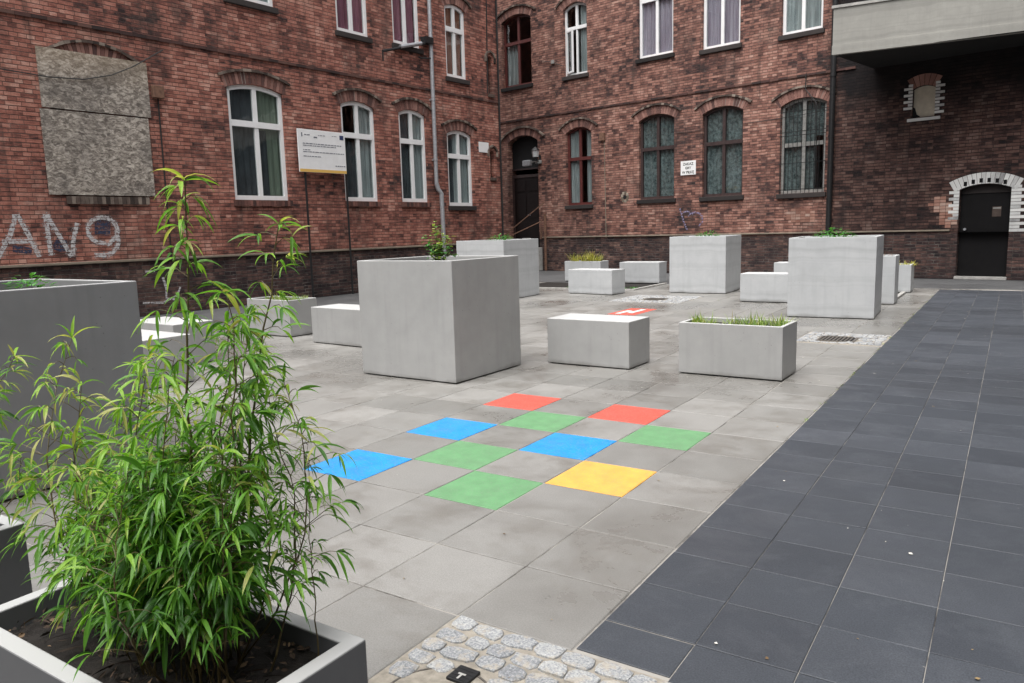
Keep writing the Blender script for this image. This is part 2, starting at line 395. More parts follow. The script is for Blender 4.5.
for (i, j), k in painted.items():
    mb = MB(); gp = .0035
    slab(mb, i * .5 + gp, i * .5 + .5 - gp, j * .5 + gp, j * .5 + .5 - gp, .5, z=.001)
    tag(mb.build('coloured_slab', M['p_' + k]), where[(i, j)], 'paving slab', 'coloured slabs set in the grey paving')
mb = MB(); slab(mb, -3.4965, -3.0035, 8.0035, 8.9965, .5, z=.001)
fr_ = empty('red_marked_slab', (0, 0, 0)); tag(fr_, 'far red slab with white painted mark, behind the plain concrete bench', 'paving slab')
mb.build('slab', M['p_red'], fr_)
mb = MB()
for x0, x1, y0, y1 in [(-3.40, -3.30, 8.1, 8.62), (-3.24, -3.14, 8.25, 8.85), (-3.30, -3.24, 8.4, 8.5)]: mb.box(x0, x1, y0, y1, .0025, .0045)
mb.build('white_mark', M['white_paint'], fr_)
mb = MB(); mb.box(-9, .999, -9, 14.5, -.013, -.0045)
tag(mb.build('joint_sand', M['sand']), kind='structure')
# dark strip
mb = MB(); w_ = .352
for i in range(15):
    for j in range(-20, 45):
        x0 = 1.006 + i * w_; y0 = -1.245 + j * w_ + (.0 if i % 2 else .004)
        if j < 0 and x0 < 1.3: continue
        if y0 + w_ > 14.55: continue
        if j < -1 and x0 < 3 and y0 > -3.4: continue
        slab(mb, x0 + .0016, x0 + w_ - .0016, y0 + .001, y0 + w_ - .001, min(1, max(0, rnd.gauss(.5, .2))), c=.003)
# cut course along the cobbles
slab(mb, 1.0085, 1.0035 + w_, -1.478, -1.249, .5, c=.003)
tag(mb.build('dark_paving', M['dark_slab']), kind='structure')
mb = MB(); mb.box(1.0, 6.2, -9, 14.5, -.013, -.005)
tag(mb.build('dark_joint_sand', M['sand']), kind='structure')
for (a, b, c_, d) in [(0., 1., 6., 7.), (-4.5, -3., 10., 11.5), (.5, 3.1, -3.4, -1.5)]:
    mb = MB()
    mb.box(a, b, c_, d, -.0125, -.004 if a != .5 else -.003)
    tag(mb.build('cobble_bedding', M['mortar_sand']), kind='structure')
# cobbles
def cobbles(name, x0, x1, y0, y1, sx, sy, holes=(), zt=.006):
    mb = MB(); ny = int((y1 - y0) / sy); k = 0
    for r in range(ny):
        x = x0 + .005; yy = y1 - (r + 1) * sy
        while x < x1 - sx * .4:
            wd = min(sx * rnd.uniform(.75, 1.35), x1 - x - .004)
            cx, cy = x + wd / 2, yy + sy / 2 + rnd.uniform(-.006, .006)
            x += wd + .003
            if any((cx - hx) ** 2 + (cy - hy) ** 2 < hr * hr for hx, hy, hr in holes): continue
            a, b = wd / 2, (sy - .003) / 2 * rnd.uniform(.85, 1.05)
            n = 11; ph = rnd.random(); rot = rnd.uniform(-.12, .12)
            base = []
            for q in range(n):
                th = 2 * math.pi * (q + ph) / n
                ex = 1 / max(abs(math.cos(th)), abs(math.sin(th))) * .8 + .2
                rr = ex * rnd.uniform(.90, 1.07)
                px, py = a * rr * math.cos(th), b * rr * math.sin(th)
                base.append((cx + px * math.cos(rot) - py * math.sin(rot), cy + px * math.sin(rot) + py * math.cos(rot)))
            h = zt + rnd.uniform(-.003, .003)
            vs = [(p[0], p[1], -.006) for p in base] + [(cx + (p[0] - cx) * .97, cy + (p[1] - cy) * .97, h - .003) for p in base] + \
                 [(cx + (p[0] - cx) * .85, cy + (p[1] - cy) * .85, h + rnd.uniform(-.001, .002)) for p in base] + [(cx, cy, h + .001)]
            fs = [(q, (q + 1) % n, (q + 1) % n + n, q + n) for q in range(n)] + [(q + n, (q + 1) % n + n, (q + 1) % n + 2 * n, q + 2 * n) for q in range(n)] + \
                 [(q + 2 * n, (q + 1) % n + 2 * n, 3 * n) for q in range(n)]
            mb.add(vs, fs, rnd.random())
    return tag(mb.build(name, M['cobble'], smooth=False), kind='structure')
VC = (.765, -1.975)
cobbles('cobblestones', .505, 3.0, -3.4, -1.505, .104, .086, [(VC[0], VC[1], .19)])
cobbles('cobblestones', .01, .99, 6.01, 6.99, .09, .09, [(.45, 6.45, .27)])
cobbles('cobblestones', -4.49, -3.01, 10.01, 11.49, .09, .09, [(-3.75, 10.7, .28)])
# valve cover in the near cobbles
vc = empty('valve_cover', (VC[0], VC[1], 0)); tag(vc, 'small black iron cover with pale T mark set among the near cobbles', 'manhole cover')
mb = MB()
n = 40
for r0, r1, z in [(.180, .187, .001)]:
    vs = []; fs = []
    for q in range(n):
        c_, s_ = math.cos(2 * math.pi * q / n), math.sin(2 * math.pi * q / n)
        vs += [(r0 * c_, r0 * s_, -.004), (r0 * c_, r0 * s_, z), (r1 * c_, r1 * s_, z), (r1 * c_, r1 * s_, -.004)]
    for q in range(n):
        for e in range(3): fs.append((q * 4 + e, q * 4 + e + 1, ((q + 1) % n) * 4 + e + 1, ((q + 1) % n) * 4 + e))
    mb.add(vs, fs)
mb.build('ring', M['grate'], vc)
mb = MB(); mb.tube([(0, 0, -.004), (0, 0, -.0005)], .179, 40); mb.build('collar', M['mortar_sand'], vc)
mb = MB(); mb.bbox(-.042, .042, .11, .195, -.003, .010, .004)
for q in range(4): mb.box(-.036, .036, .116 + q * .019, .121 + q * .019, .0102, .0112)
ob = mb.build('lid', M['black_metal'], vc)
mb = MB(); mb.box(-.015, .015, .143, .151, .0114, .0124); mb.box(-.004, .004, .118, .143, .0114, .0124); mb.build('letter_mark', M['plaster'], ob)
# drain grates
def grate(x, y, w, label):
    r = empty('drain_grate', (x, y, 0)); tag(r, label, 'drain grate')
    mb = MB()
    for a, b, c_, d in [(-w, w, -w, -w + .03), (-w, w, w - .03, w), (-w, -w + .03, -w + .03, w - .03), (w - .03, w, -w + .03, w - .03)]: mb.box(a, b, c_, d, -.003, .006)
    mb.build('frame', M['grate'], r)
    mb = MB(); k = -w + .045
    while k < w - .05:
        mb.box(k, k + .022, -w + .03, w - .03, -.002, .005); k += .045
    mb.build('bars', M['grate'], r)
    mb = MB(); mb.box(-w + .03, w - .03, -w + .03, w - .03, -.004, -.0035); mb.build('pit', M['dark_room'], r)
grate(.45, 6.45, .22, 'rusty square drain grate in pale cobbles beside the dark strip')
grate(-3.75, 10.7, .22, 'small far drain grate in cobbles in front of the left pale cube planter')
# planting beds
for k, (a, b, c_, d) in enumerate(beds):
    mb = MB(); mb.box(a, b, c_, d, -.013, -.002); tag(mb.build('bed_soil', M['soil']), kind='structure')
    mb = MB(); mb.bbox(b - .08, b - .005, c_, d, -.012, .035, .005); mb.bbox(a + .005, b - .085, c_ + .0, c_ + .075, -.012, .03, .005)
    tag(mb.build('bed_edging', M['kerb']), kind='structure')
mb = MB(); mb.bbox(-10.6, -7.2, -.06, .06, -.012, .07, .01)
tag(mb.build('kerb', M['kerb'], loc=(-1.4, 18.1, 0), rz=R(-30)), kind='structure')

# litter on the slabs
mb = MB()
for _ in range(420):
    x, y = rnd.uniform(-5, 5), rnd.uniform(-3, 12); s_ = rnd.uniform(.003, .006) * rnd.choice([1, 1, 1, 2, 3]); a = rnd.uniform(0, 6)
    vs = [(x + s_ * math.cos(a + q) * rnd.uniform(.5, 1), y + s_ * math.sin(a + q) * rnd.uniform(.5, 1), .004 + rnd.uniform(0, .004)) for q in (0, 1.3, 2.6, 4)]
    mb.add(vs, [(0, 1, 2, 3)], rnd.random())
t = NT('debris'); M['debris'] = t.pbr(t.ramp(t.tone(), [(0., (.10, .06, .03)), (.4, (.35, .25, .12)), (.6, (.6, .58, .52))]), .9)
tag(mb.build('litter', M['debris']), 'tiny pale crumbs and leaf bits scattered over the paving', 'debris', kind='stuff')

# ------------------------------------------------------------------ buildings
def arch_pts(x0, x1, zs, rise, n=14):
    """points of a segmental arch from x0 to x1, springing height zs"""
    if rise <= .001: return [(x0, zs), (x1, zs)]
    w = (x1 - x0) / 2; r = (w * w + rise * rise) / (2 * rise); cx, cz = (x0 + x1) / 2, zs + rise - r
    a = math.asin(min(1, w / r))
    return [(cx - r * math.sin(a - 2 * a * k / n) * 1., cz + r * math.cos(a - 2 * a * k / n)) for k in range(n + 1)]

def opening(x0, x1, z0, z1, rise):
    """outline, z1 = crown"""
    return [(x0, z0)] + arch_pts(x0, x1, z1 - rise, rise) + [(x1, z0)]

def wall(mb, x0, x1, z0, z1, holes, depth=.45):
    vs = [(x0, z0), (x1, z0), (x1, z1), (x0, z1)]; edges = [(0, 1), (1, 2), (2, 3), (3, 0)]
    # extra grid points keep triangles reasonable
    for h in holes:
        b = len(vs); vs += h; n = len(h); edges += [(b + i, b + (i + 1) % n) for i in range(n)]
    r = delaunay_2d_cdt([Vector(v) for v in vs], edges, [], 0, 1e-6)
    def pin(p, poly):
        c = False; n = len(poly)
        for i in range(n):
            a, b = poly[i], poly[(i + 1) % n]
            if (a[1] > p[1]) != (b[1] > p[1]) and p[0] < (b[0] - a[0]) * (p[1] - a[1]) / (b[1] - a[1]) + a[0]: c = not c
        return c
    V, F = r[0], r[2]; front = []
    for f in F:
        c = sum((V[i] for i in f), Vector((0, 0))) / len(f)
        if not (x0 < c.x < x1 and z0 < c.y < z1) or any(pin(c, h) for h in holes): continue
        front.append(tuple(f))
    mb.add([(v.x, 0, v.y) for v in V], front)
    mb.add([(v.x, depth, v.y) for v in V], [tuple(reversed(f)) for f in front])
    for h in [[(x0, z0), (x0, z1), (x1, z1), (x1, z0)]] + holes:
        n = len(h); mb.add([(a, 0, b) for a, b in h] + [(a, depth, b) for a, b in h], [(i, (i + 1) % n, (i + 1) % n + n, i + n) for i in range(n)])

def arch_ring(mb, x0, x1, zs, rise, t0, t1, y0, y1, brick=.075, gap=.008, over=0.):
    """soldier bricks set round the arch"""
    w = (x1 - x0) / 2; rise = max(rise, .02); r = (w * w + rise * rise) / (2 * rise); cx, cz = (x0 + x1) / 2, zs + rise - r
    a = math.asin(min(1, w / r)) + over / r; n = max(3, int(2 * a * r / brick))
    for k in range(n):
        a0 = -a + 2 * a * k / n + gap / 2 / r; a1 = -a + 2 * a * (k + 1) / n - gap / 2 / r
        ri, ro = r + t0, r + t1; j = rnd.uniform(-.003, .003)
        poly = [(cx + ri * math.sin(a0), cz + ri * math.cos(a0)), (cx + ro * math.sin(a0), cz + ro * math.cos(a0)), (cx + ro * math.sin(a1), cz + ro * math.cos(a1)), (cx + ri * math.sin(a1), cz + ri * math.cos(a1))]
        mb.prism(poly, y0 + j, y1, rnd.random())

def band(mb, x0, x1, zs, rise, t0, t1, y0, y1, over=0., n=18, tone=.5):
    w = (x1 - x0) / 2; rise = max(rise, .02); r = (w * w + rise * rise) / (2 * rise); cx, cz = (x0 + x1) / 2, zs + rise - r
    a = math.asin(min(1, w / r)) + over / r
    for k in range(n):
        a0 = -a + 2 * a * k / n; a1 = -a + 2 * a * (k + 1) / n; ri, ro = r + t0 + rnd.uniform(-.004, .004), r + t1 + rnd.uniform(-.008, .008)
        poly = [(cx + ri * math.sin(a0), cz + ri * math.cos(a0)), (cx + ro * math.sin(a0), cz + ro * math.cos(a0)), (cx + ro * math.sin(a1), cz + ro * math.cos(a1)), (cx + ri * math.sin(a1), cz + ri * math.cos(a1))]
        mb.prism(poly, y0 + rnd.uniform(-.006, .006), y1, rnd.random())

def drape(mb, x0, x1, z0, z1, y, amp=.02, k=40):
    n = max(6, int((x1 - x0) * 30)); ph = rnd.uniform(0, 6)
    vs = []; 
    for i in range(n + 1):
        x = x0 + (x1 - x0) * i / n; yy = y + amp * math.sin(x * k + ph) + amp * .4 * math.sin(x * k * 2.3)
        vs += [(x, yy, z0), (x, yy, z1)]
    mb.add(vs, [(2 * i, 2 * i + 2, 2 * i + 3, 2 * i + 1) for i in range(n)])

def window(parent, x0, x1, z0, z1, rise, fmat, fy=.10, fw=.07, trans=.66, mull=(.5,), upper_mull=(.5,), curtains=(), sill='slab', sill_mat=None,
           arch=True, hood=True, label=None, open_sash=False, bars=None, vm='voussoir', low_mull_w=.045):
    """window > frame, pane, curtain, sill, arch, hood"""
    w = empty('window', (0, 0, 0), 0, parent)
    if label: w['label'] = label
    m = M[fmat]; mb = MB(); zs = z1 - rise; fd = .07; a, b = x0 + .004, x1 - .004
    mb.box(a, a + fw, fy, fy + fd, z0, zs); mb.box(b - fw, b, fy, fy + fd, z0, zs)
    mb.box(a + fw, b - fw, fy, fy + fd, z0, z0 + fw * 1.15)
    pts = arch_pts(a, b, zs - .002, rise)
    for p, q in zip(pts[:-1], pts[1:]):
        mb.prism([(p[0], p[1] - fw if p[0] > a + fw * 0 else p[1]), p, q, (q[0], q[1] - fw)], fy, fy + fd)
    zt = z0 + (z1 - z0) * trans
    if trans: mb.box(a + fw, b - fw, fy - .012, fy + fd, zt - fw * .75, zt + fw * .75)
    ww = b - a
    def topz(x):
        if rise < .001: return z1
        W = ww / 2; r = (W * W + rise * rise) / (2 * rise); c = (a + b) / 2
        return z1 - r + math.sqrt(max(0, r * r - (x - c) ** 2))
    ls, hs_ = z0 + fw * 1.15, (zt - fw * .75 if trans else zs)
    for f in mull:
        x = a + ww * f; 
        if not (open_sash): mb.box(x - low_mull_w, x + low_mull_w, fy + .003, fy + fd - .003, ls, hs_ if trans else topz(x) - fw)
    if trans:
        for f in upper_mull:
            x = a + ww * f; mb.box(x - low_mull_w, x + low_mull_w, fy + .003, fy + fd - .003, zt + fw * .75, topz(x) - fw)
    mb.build('frame', m, w)
    mb = MB(); yg = fy + .035
    poly = opening(a + fw * .5, b - fw * .5, z0 + fw * .5, z1 - fw * .5, rise)
    mb.prism(poly, yg, yg + .006)
    mb.build('pane', M['glass'], w)
    for (f0, f1, g0, g1, mat) in curtains:
        mb = MB(); drape(mb, a + fw * .6 + (ww - fw * 1.2) * f0, a + fw * .6 + (ww - fw * 1.2) * f1, z0 + (z1 - z0) * g0, z0 + (z1 - z0) * g1, fy + .10)
        mb.build('curtain', M[mat], w)
    if sill:
        mb = MB(); sm = M[sill_mat or 'sill_dark']
        if sill == 'brick':
            n = int((x1 - x0 + .1) / .075)
            for k in range(n):
                xa = x0 - .05 + k * (x1 - x0 + .1) / n; mb.box(xa + .004, xa + (x1 - x0 + .1) / n - .004, -.06 + rnd.uniform(-.004, .004), .11, z0 - .13, z0 - .01, rnd.random())
        else: mb.bbox(x0 - .06, x1 + .06, -.07, .10, z0 - .13, z0 - .004, .012, rnd.random())
        mb.build('sill', sm, w)
    if arch:
        mb = MB(); arch_ring(mb, x0, x1, zs, rise, .006, .25, -.006, .11, gap=.014, over=.05); av = mb.build('arch', M[vm], w)
        mb = MB(); band(mb, x0, x1, zs, rise, .01, .245, .004, .1, over=.04, n=14); mb.v = [(v[0], max(v[1], -.002), v[2]) for v in mb.v]; mb.build('arch_mortar', M['arch_joint'], w)
    if hood:
        mb = MB(); band(mb, x0, x1, zs, rise, .255, .31, -.055, .05, over=.10); mb.build('hood_moulding', M['hood'], w)
    if bars:
        mb = MB(); yb = -.05
        n = 10
        for k in range(n + 1):
            x = x0 + .03 + (x1 - x0 - .06) * k / n; mb.tube([(x, yb, z0 - .02), (x, yb, min(topz(x), z1) - .05)], .009, 5)
        for zz in (z0 + .1, z0 + .8, z0 + 1.52, z0 + 1.62, z0 + 2.15): mb.tube([(x0 - .03, yb + .014, zz), (x1 + .03, yb + .014, zz)], .011, 5)
        mb.build('grille', M['black_metal'], w)
    if open_sash:
        mb = MB(); sw = ww / 2
        A = Matrix.Translation((a + fw, fy, 0)) @ Matrix.Rotation(R(-24), 4, 'Z')
        for q in (0,):
            for X0, X1, Z0, Z1 in [(0, .055, ls, hs_), (sw - fw - .055, sw - fw, ls, hs_), (.055, sw - fw - .055, ls, ls + .06), (.055, sw - fw - .055, hs_ - .06, hs_)]:
                mb.box(X0, X1, -.03, .02, Z0, Z1, M=A)
        s_ = mb.build('sash', m, w)
        mb = MB(); mb.box(.05, sw - fw - .05, -.008, -.002, ls + .05, hs_ - .05, M=A); mb.build('sash_pane', M['glass'], s_)
        mb = MB(); x = a + ww * .5; mb.box(x - .03, x + .03, fy + .003, fy + fd - .003, ls, hs_); mb.build('mullion', m, w)
    return w

def building(name, label, p, ang, x0, x1, H, mat, holes, depth=6., upper_cut=()):
    b = empty(name, (p[0], p[1], 0), ang); tag(b, label, 'building')
    mb = MB(); wall(mb, x0, x1, 1.1, H, holes)
    wl = mb.build('wall', M[mat], b)
    mb = MB(); mb.box(x0, x1, .45, depth, 0, H); 
    # side and rear walls, as thin sheets of brick box without the front
    mb = MB()
    mb.box(x0, x0 + .4, .452, depth, 0, H); mb.box(x1 - .4, x1, .452, depth, 0, H); mb.box(x0 + .4, x1 - .4, depth - .4, depth, 0, H)
    mb.build('side_wall', M[mat], b)
    mb = MB(); mb.box(x0 - .1, x1 + .1, -.15, depth + .1, H, H + .25); mb.build('roof', M['sill_dark'], b)
    mb = MB()
    for z in (.9, 5.5, 9.6): mb.box(x0 + .41, x1 - .41, .46, depth - .41, z, z + .15)
    mb.box(x0 + .41, x1 - .41, 2.6, 2.7, 1.06, H - .02)
    mb.build('floor_slab', M['interior'], b)
    return b

ANG_L = math.pi / 2 - .06419; ANG_B = -.16363
HT = 12.5
# ---- left wing
Lw = [dict(x0=-2.64, x1=-1.25, z0=2.26, z1=4.71), dict(x0=.43, x1=1.53, z0=2.27, z1=4.69), dict(x0=2.39, x1=3.40, z0=2.27, z1=4.69), dict(x0=4.27, x1=5.35, z0=2.18, z1=4.31)]
Lu = [dict(x0=-2.5, x1=-1.3, z0=6.42, z1=8.9), dict(x0=.46, x1=1.48, z0=6.27, z1=8.7), dict(x0=2.33, x1=3.33, z0=6.3, z1=8.7), dict(x0=4.37, x1=5.24, z0=5.75, z1=7.74)]
for d in Lw + Lu: d['x0'] += .06; d['x1'] += .07
hl = [opening(d['x0'], d['x1'], d['z0'], d['z1'], .12) for d in Lw + Lu]
hl.append(opening(-6.1, -4.4, 2.28, 5.0, .28))
niche_l = [opening(6.28, 6.48, 3.05, 3.85, .08), opening(6.3, 6.5, 5.5, 6.6, .08)]
more = []
for x in (-9.6, -12.8): more += [opening(x, x + 1.2, 6.4, 8.8, .12), opening(x, x + 1.2, 2.27, 4.7, .12)]
top_row = [opening(x, x + 1.05, 9.9, 12., .14) for x in (-12.8, -9.6, -5.8, -2.5, .45, 2.35)]
bl = building('brick_wing', 'red brick tenement wing on the left with white windows and a boarded arch', (-11.6, 9.6), ANG_L, -18, 6.8, HT, 'brick_left', hl + niche_l + more + top_row)
mb = MB(); mb.box(-18, 6.8, 0, .449, 0, 1.098); mb.build('plinth', M['brick_dark'], bl)
mb = MB(); mb.bbox(-18, 6.8, -.05, .02, 1.06, 1.105, .008); mb.build('plinth_ledge', M['ledge'], bl)
mb = MB()
x = -18
while x < 6.78:
    mb.box(x, min(x + .245, 6.8), -.035 + rnd.uniform(-.006, .006), .02, 5.26 + rnd.uniform(-.005, .005), 5.32, rnd.random()); x += .25
mb.build('string_course', M['course'], bl)
mb = MB(); x = 2.
while x < 6.78:
    mb.box(x, min(x + .245, 6.8), -.03 + rnd.uniform(-.005, .005), .02, 5.6, 5.65, rnd.random()); x += .25
WT = dict(rise=.12, fmat='white_pvc', fy=.05, fw=.085, low_mull_w=.05, trans=.66)
window(bl, **Lw[0], **WT, sill='brick', sill_mat='sill_brick', curtains=[(0, .52, 0, 1, 'dim_room'), (.52, .74, 0, .62, 'dim_room'), (.74, 1, 0, 1, 'blind_green'), (.52, .74, .62, 1, 'blind_green')], label='wide ground-floor window with a dark left pane and green blind')
window(bl, **Lw[1], **WT, sill='brick', sill_mat='sill_brick', curtains=[(0, .6, 0, .6, 'dim_room'), (.6, 1, 0, 1, 'curtain_white')])
window(bl, **Lw[2], **WT, sill='brick', sill_mat='sill_brick', curtains=[(0, .5, 0, 1, 'dim_room'), (.5, 1, 0, 1, 'curtain_white')])
window(bl, **Lw[3], **WT, sill='slab', curtains=[(0, .35, 0, 1, 'dim_room'), (.35, 1, 0, 1, 'curtain_white')])
WU = dict(rise=.12, fmat='white_pvc', fy=.05, fw=.085, low_mull_w=.05)
window(bl, **Lu[0], **WU, trans=.66, curtains=[(0, 1, 0, 1, 'curtain_white')])
window(bl, **Lu[1], **WU, trans=.66, curtains=[(0, 1, 0, 1, 'curtain_purple')])
window(bl, **Lu[2], **WU, trans=.66, curtains=[(0, 1, 0, 1, 'curtain_purple')])
window(bl, **Lu[3], **WU, trans=.66, curtains=[(0, 1, 0, 1, 'curtain_brown')])
for x in (-9.6, -12.8):
    window(bl, x, x + 1.2, 6.4, 8.8, **WT, curtains=[(0, 1, 0, 1, 'curtain_white')]); window(bl, x, x + 1.2, 2.27, 4.7, **WT, curtains=[(0, 1, 0, 1, 'curtain_white')])
for h in top_row: window(bl, h[0][0], h[-1][0], 9.9, 12., .14, 'white_pvc', .07, curtains=[(0, 1, 0, 1, 'curtain_white')])
# boarded arch
bo = empty('boarded_window', (0, 0, 0), 0, bl)
mb = MB(); mb.prism(opening(-6.095, -4.405, 2.285, 4.995, .28), .06, .2); mb.build('brick_infill', M['brick_left'], bo)
mb = MB(); mb.box(-6.24, -4.30, -.035, -.012, 3.79, 4.80); mb.build('upper_board', M['chipboard'], bo)
mb = MB(); mb.box(-6.28, -4.36, -.03, -.010, 2.30, 3.765); mb.build('lower_board', M['chipboard'], bo)
mb = MB(); arch_ring(mb, -6.1, -4.4, 4.72, .28, -.26, -.005, .03, .058, .075); mb.build('inner_arch', M['voussoir'], bo)
mb = MB(); band(mb, -6.1, -4.4, 4.72, .28, .002, .05, -.02, .1); mb.build('arch', M['hood'], bo)
mb = MB()
for k in range(20): mb.box(-6.0 + k * .0755, -6.0 + k * .0755 + .069, -.05, .058, 2.14, 2.275, rnd.random())
mb.build('sill', M['hood'], bo)
for h in niche_l:
    a, b = h[0][0], h[-1][0]; z0 = h[0][1]; z1 = max(p[1] for p in h)
    w = empty('blind_niche', (0, 0, 0), 0, bl)
    mb = MB(); mb.prism(opening(a + .002, b - .002, z0 + .002, z1 - .002, .08), .13, .2); mb.build('niche_back', M['dark_room'], w)
    mb = MB(); mb.bbox(a - .04, b + .04, -.05, .1, z0 - .1, z0 - .004, .01); mb.build('sill', M['hood'], w)
    mb = MB(); band(mb, a, b, z1 - .08, .08, .1, .16, -.05, .02, over=.06, n=6); mb.build('hood_moulding', M['hood'], w)
# downpipe
mb = MB(); mb.tube([(3.70, -.11, 12.4), (3.70, -.11, 2.75)], .055, 12); mb.tube([(3.70, -.11, 2.78), (3.74, -.13, 2.62), (3.82, -.17, 2.5), (3.84, -.18, .05)], [.062] * 4, 12)
for z in (3.4, 5.0, 6.6, 8.6): mb.tube([(3.70, -.11, z), (3.70, -.11, z + .05)], .066, 12); mb.box(3.67, 3.73, -.06, .01, z, z + .05)
mb.build('downpipe', M['galv'], bl)
mb = MB(); mb.tube([(1.88, -.12, 6.0), (2.8, -.12, 6.26), (3.66, -.12, 6.50)], .035, 8); mb.tube([(1.88, -.12, 6.01), (1.88, -.12, 5.76)], .02, 6); mb.box(3.42, 3.72, -.2, .0, 6.45, 6.62)
mb.tube([(3.2, -.12, 6.06), (3.3, -.12, 6.04), (3.66, -.12, 6.1)], .02, 6); br = mb.build('iron_bracket', M['black_metal'], bl)
mb = MB(); mb.tube([(2.5, -.13, 6.20), (3.3, -.13, 6.42)], .05, 8); mb.build('lamp_tube', M['galv'], br)
# cables
def sag(a, b, s, n=10): return [tuple(a[i] + (b[i] - a[i]) * k / n - (s * 4 * (k / n) * (1 - k / n) if i == 2 else 0) for i in range(3)) for k in range(n + 1)]
for pp, rr in [([(-7.5, -.06, 4.40), (-6.8, -.06, 4.33), (-6.1, -.06, 4.30), (-5.5, -.06, 4.34), (-5.0, -.06, 4.48), (-4.6, -.07, 4.68), (-4.3, -.08, 4.87), (-3.98, -.1, 5.08)], .011), ([(-4.12, -.02, 4.2), (-4.14, -.02, 1.1)], .014), ([(6.28, -.02, 12.4), (6.3, -.02, 8), (6.22, -.02, 5.5)], .018), ([(6.72, -.05, 12), (6.74, -.05, 1.2)], .03)]:
    mb = MB(); mb.tube(pp, rr, 6); mb.build('cable', M['cable'], bl)
mb = MB(); mb.bbox(-4.24, -4.02, -.10, .0, 4.17, 4.40, .01); mb.build('junction_box', M['rust'], bl)
# graffiti, real paint film on the brick
def spray(name, c, cover):
    t = NT(name); o = t.coord(); x, y, z = t.xyz(o)
    f = t.noise(o, 22, 5, .75); row = t.math('PINGPONG', t.math('ADD', z, 0.), .0378)
    a = t.mapr(t.math('MULTIPLY_ADD', f, 1., t.mapr(row, .0, .008, -.25, 0.)), 1 - cover - .08, 1 - cover + .08)
    m = t.pbr(c, .7); mx = t.n('MixShader', i={0: a, 1: t.n('BsdfTransparent').outputs[0], 2: t.p.outputs[0]}); t.nt.links.new(mx.outputs[0], t.out.inputs[0]); return m
M['spray'] = spray('white_spray', (.55, .53, .53), .56); M['spray_blue'] = spray('blue_spray', (.03, .04, .08), .55)
def stroke(mb, pts, w, y=-.004):
    pts = [Vector((p[0], y, p[1])) for p in pts]; vs = []; n = len(pts)
    for i, p in enumerate(pts):
        d = (pts[min(i + 1, n - 1)] - pts[max(0, i - 1)]).normalized(); q = Vector((d.z, 0, -d.x)) * w / 2
        vs += [p + q, p - q]
    top = len(vs); fs = [(2 * i, 2 * i + 2, 2 * i + 3, 2 * i + 1) for i in range(n - 1)]
    mb.add(vs, fs)
def arc(cx, cz, rx, rz, a0, a1, n=18): return [(cx + rx * math.cos(R(a0 + (a1 - a0) * k / n)), cz + rz * math.sin(R(a0 + (a1 - a0) * k / n))) for k in range(n + 1)]
mb = MB()
for k, st in enumerate([[(-7.2, 1.22), (-6.97, 1.6), (-6.86, 1.90)], [(-6.9, 1.92), (-6.78, 1.92)], [(-6.80, 1.91), (-6.68, 1.6), (-6.55, 1.22)], [(-7.1, 1.50), (-6.66, 1.50)],
           [(-6.36, 1.24), (-6.37, 1.6), (-6.38, 1.93)], [(-6.42, 1.93), (-6.30, 1.93)], [(-6.35, 1.92), (-6.15, 1.5), (-6.02, 1.2)], [(-6.0, 1.2), (-5.96, 1.5), (-5.86, 1.80)],
           arc(-5.42, 1.66, .27, .24, -60, 250), [(-5.60, 1.47), (-5.35, 1.40), (-5.2, 1.52)], arc(-5.45, 1.50, .30, .30, -110, 10, 10), [(-5.62, 1.22), (-5.42, 1.20)]]):
    stroke(mb, st, .075, -.004 - .0006 * k); gst = globals().setdefault('GS', []); gst.append(st)
mb.build('white_graffiti', M['spray'], bl)
M['spray_soft'] = spray('soft_spray', (.50, .47, .46), .42)
mb = MB()
for k, st in enumerate(GS): stroke(mb, st, .135, -.0022 - .0001 * k)
mb.build('graffiti_overspray', M['spray_soft'], bl)
for pp, ww in [([(-5.56, 1.72), (-5.28, 1.70)], .28), ([(-6.28, 1.46), (-6.18, 1.40), (-6.06, 1.42)], .22), ([(-6.95, 1.38), (-6.8, 1.36), (-6.66, 1.32)], .12)]:
    mb = MB(); stroke(mb, pp, ww, -.0028); mb.build('dark_graffiti', M['spray_blue'], bl)
mb = MB()
stroke(mb, [(-4.35, .72), (-4.3, .5), (-4.32, .3), (-4.1, .26)], .05); stroke(mb, [(-4.8, .25), (-4.4, .22), (-4.1, .33), (-4.0, .5)], .04, -.0046); stroke(mb, [(-4.7, .85), (-4.5, .85)], .04, -.0052)
mb.build('white_graffiti', M['spray'], bl)
# exposed brick patch near the plinth
# ---- information board on two posts
sg = empty('information_sign', (-11.605, 9.54, 0), ANG_L); tag(sg, 'white information board with yellow foot on two thin posts before the left wall', 'sign')
mb = MB(); mb.bbox(-.93, .46, -.20, -.17, 2.90, 3.86, .006); bd = mb.build('board', M['white_pvc'], sg)
mb = MB(); mb.box(-.925, .455, -.2035, -.2015, 2.905, 2.97); t = NT('sign_yellow'); M['sign_yellow'] = t.pbr((.72, .45, .12), .5); mb.build('yellow_strip', M['sign_yellow'], bd)
M['ink'] = simple('ink', (.16, .17, .2), .6, .1)
mb = MB()
def words(x, z, wd, h, y):
    e = x + wd
    while x < e - .02:
        l = min(rnd.uniform(.03, .11), e - x); mb.box(x, x + l, y, y + .0015, z, z + h); x += l + .018
words(-.80, 3.535, 1.15, .020, -.2035); words(-.80, 3.49, 1.0, .018, -.2035); words(-.80, 3.395, .2, .016, -.2035); words(-.80, 3.35, 1.2, .018, -.2035); words(-.80, 3.25, .5, .018, -.2035)
words(.12, 3.06, .30, .022, -.2035); words(-.75, 3.73, .16, .02, -.2035); words(-.35, 3.74, .2, .014, -.2035); words(.06, 3.75, .16, .012, -.2035)
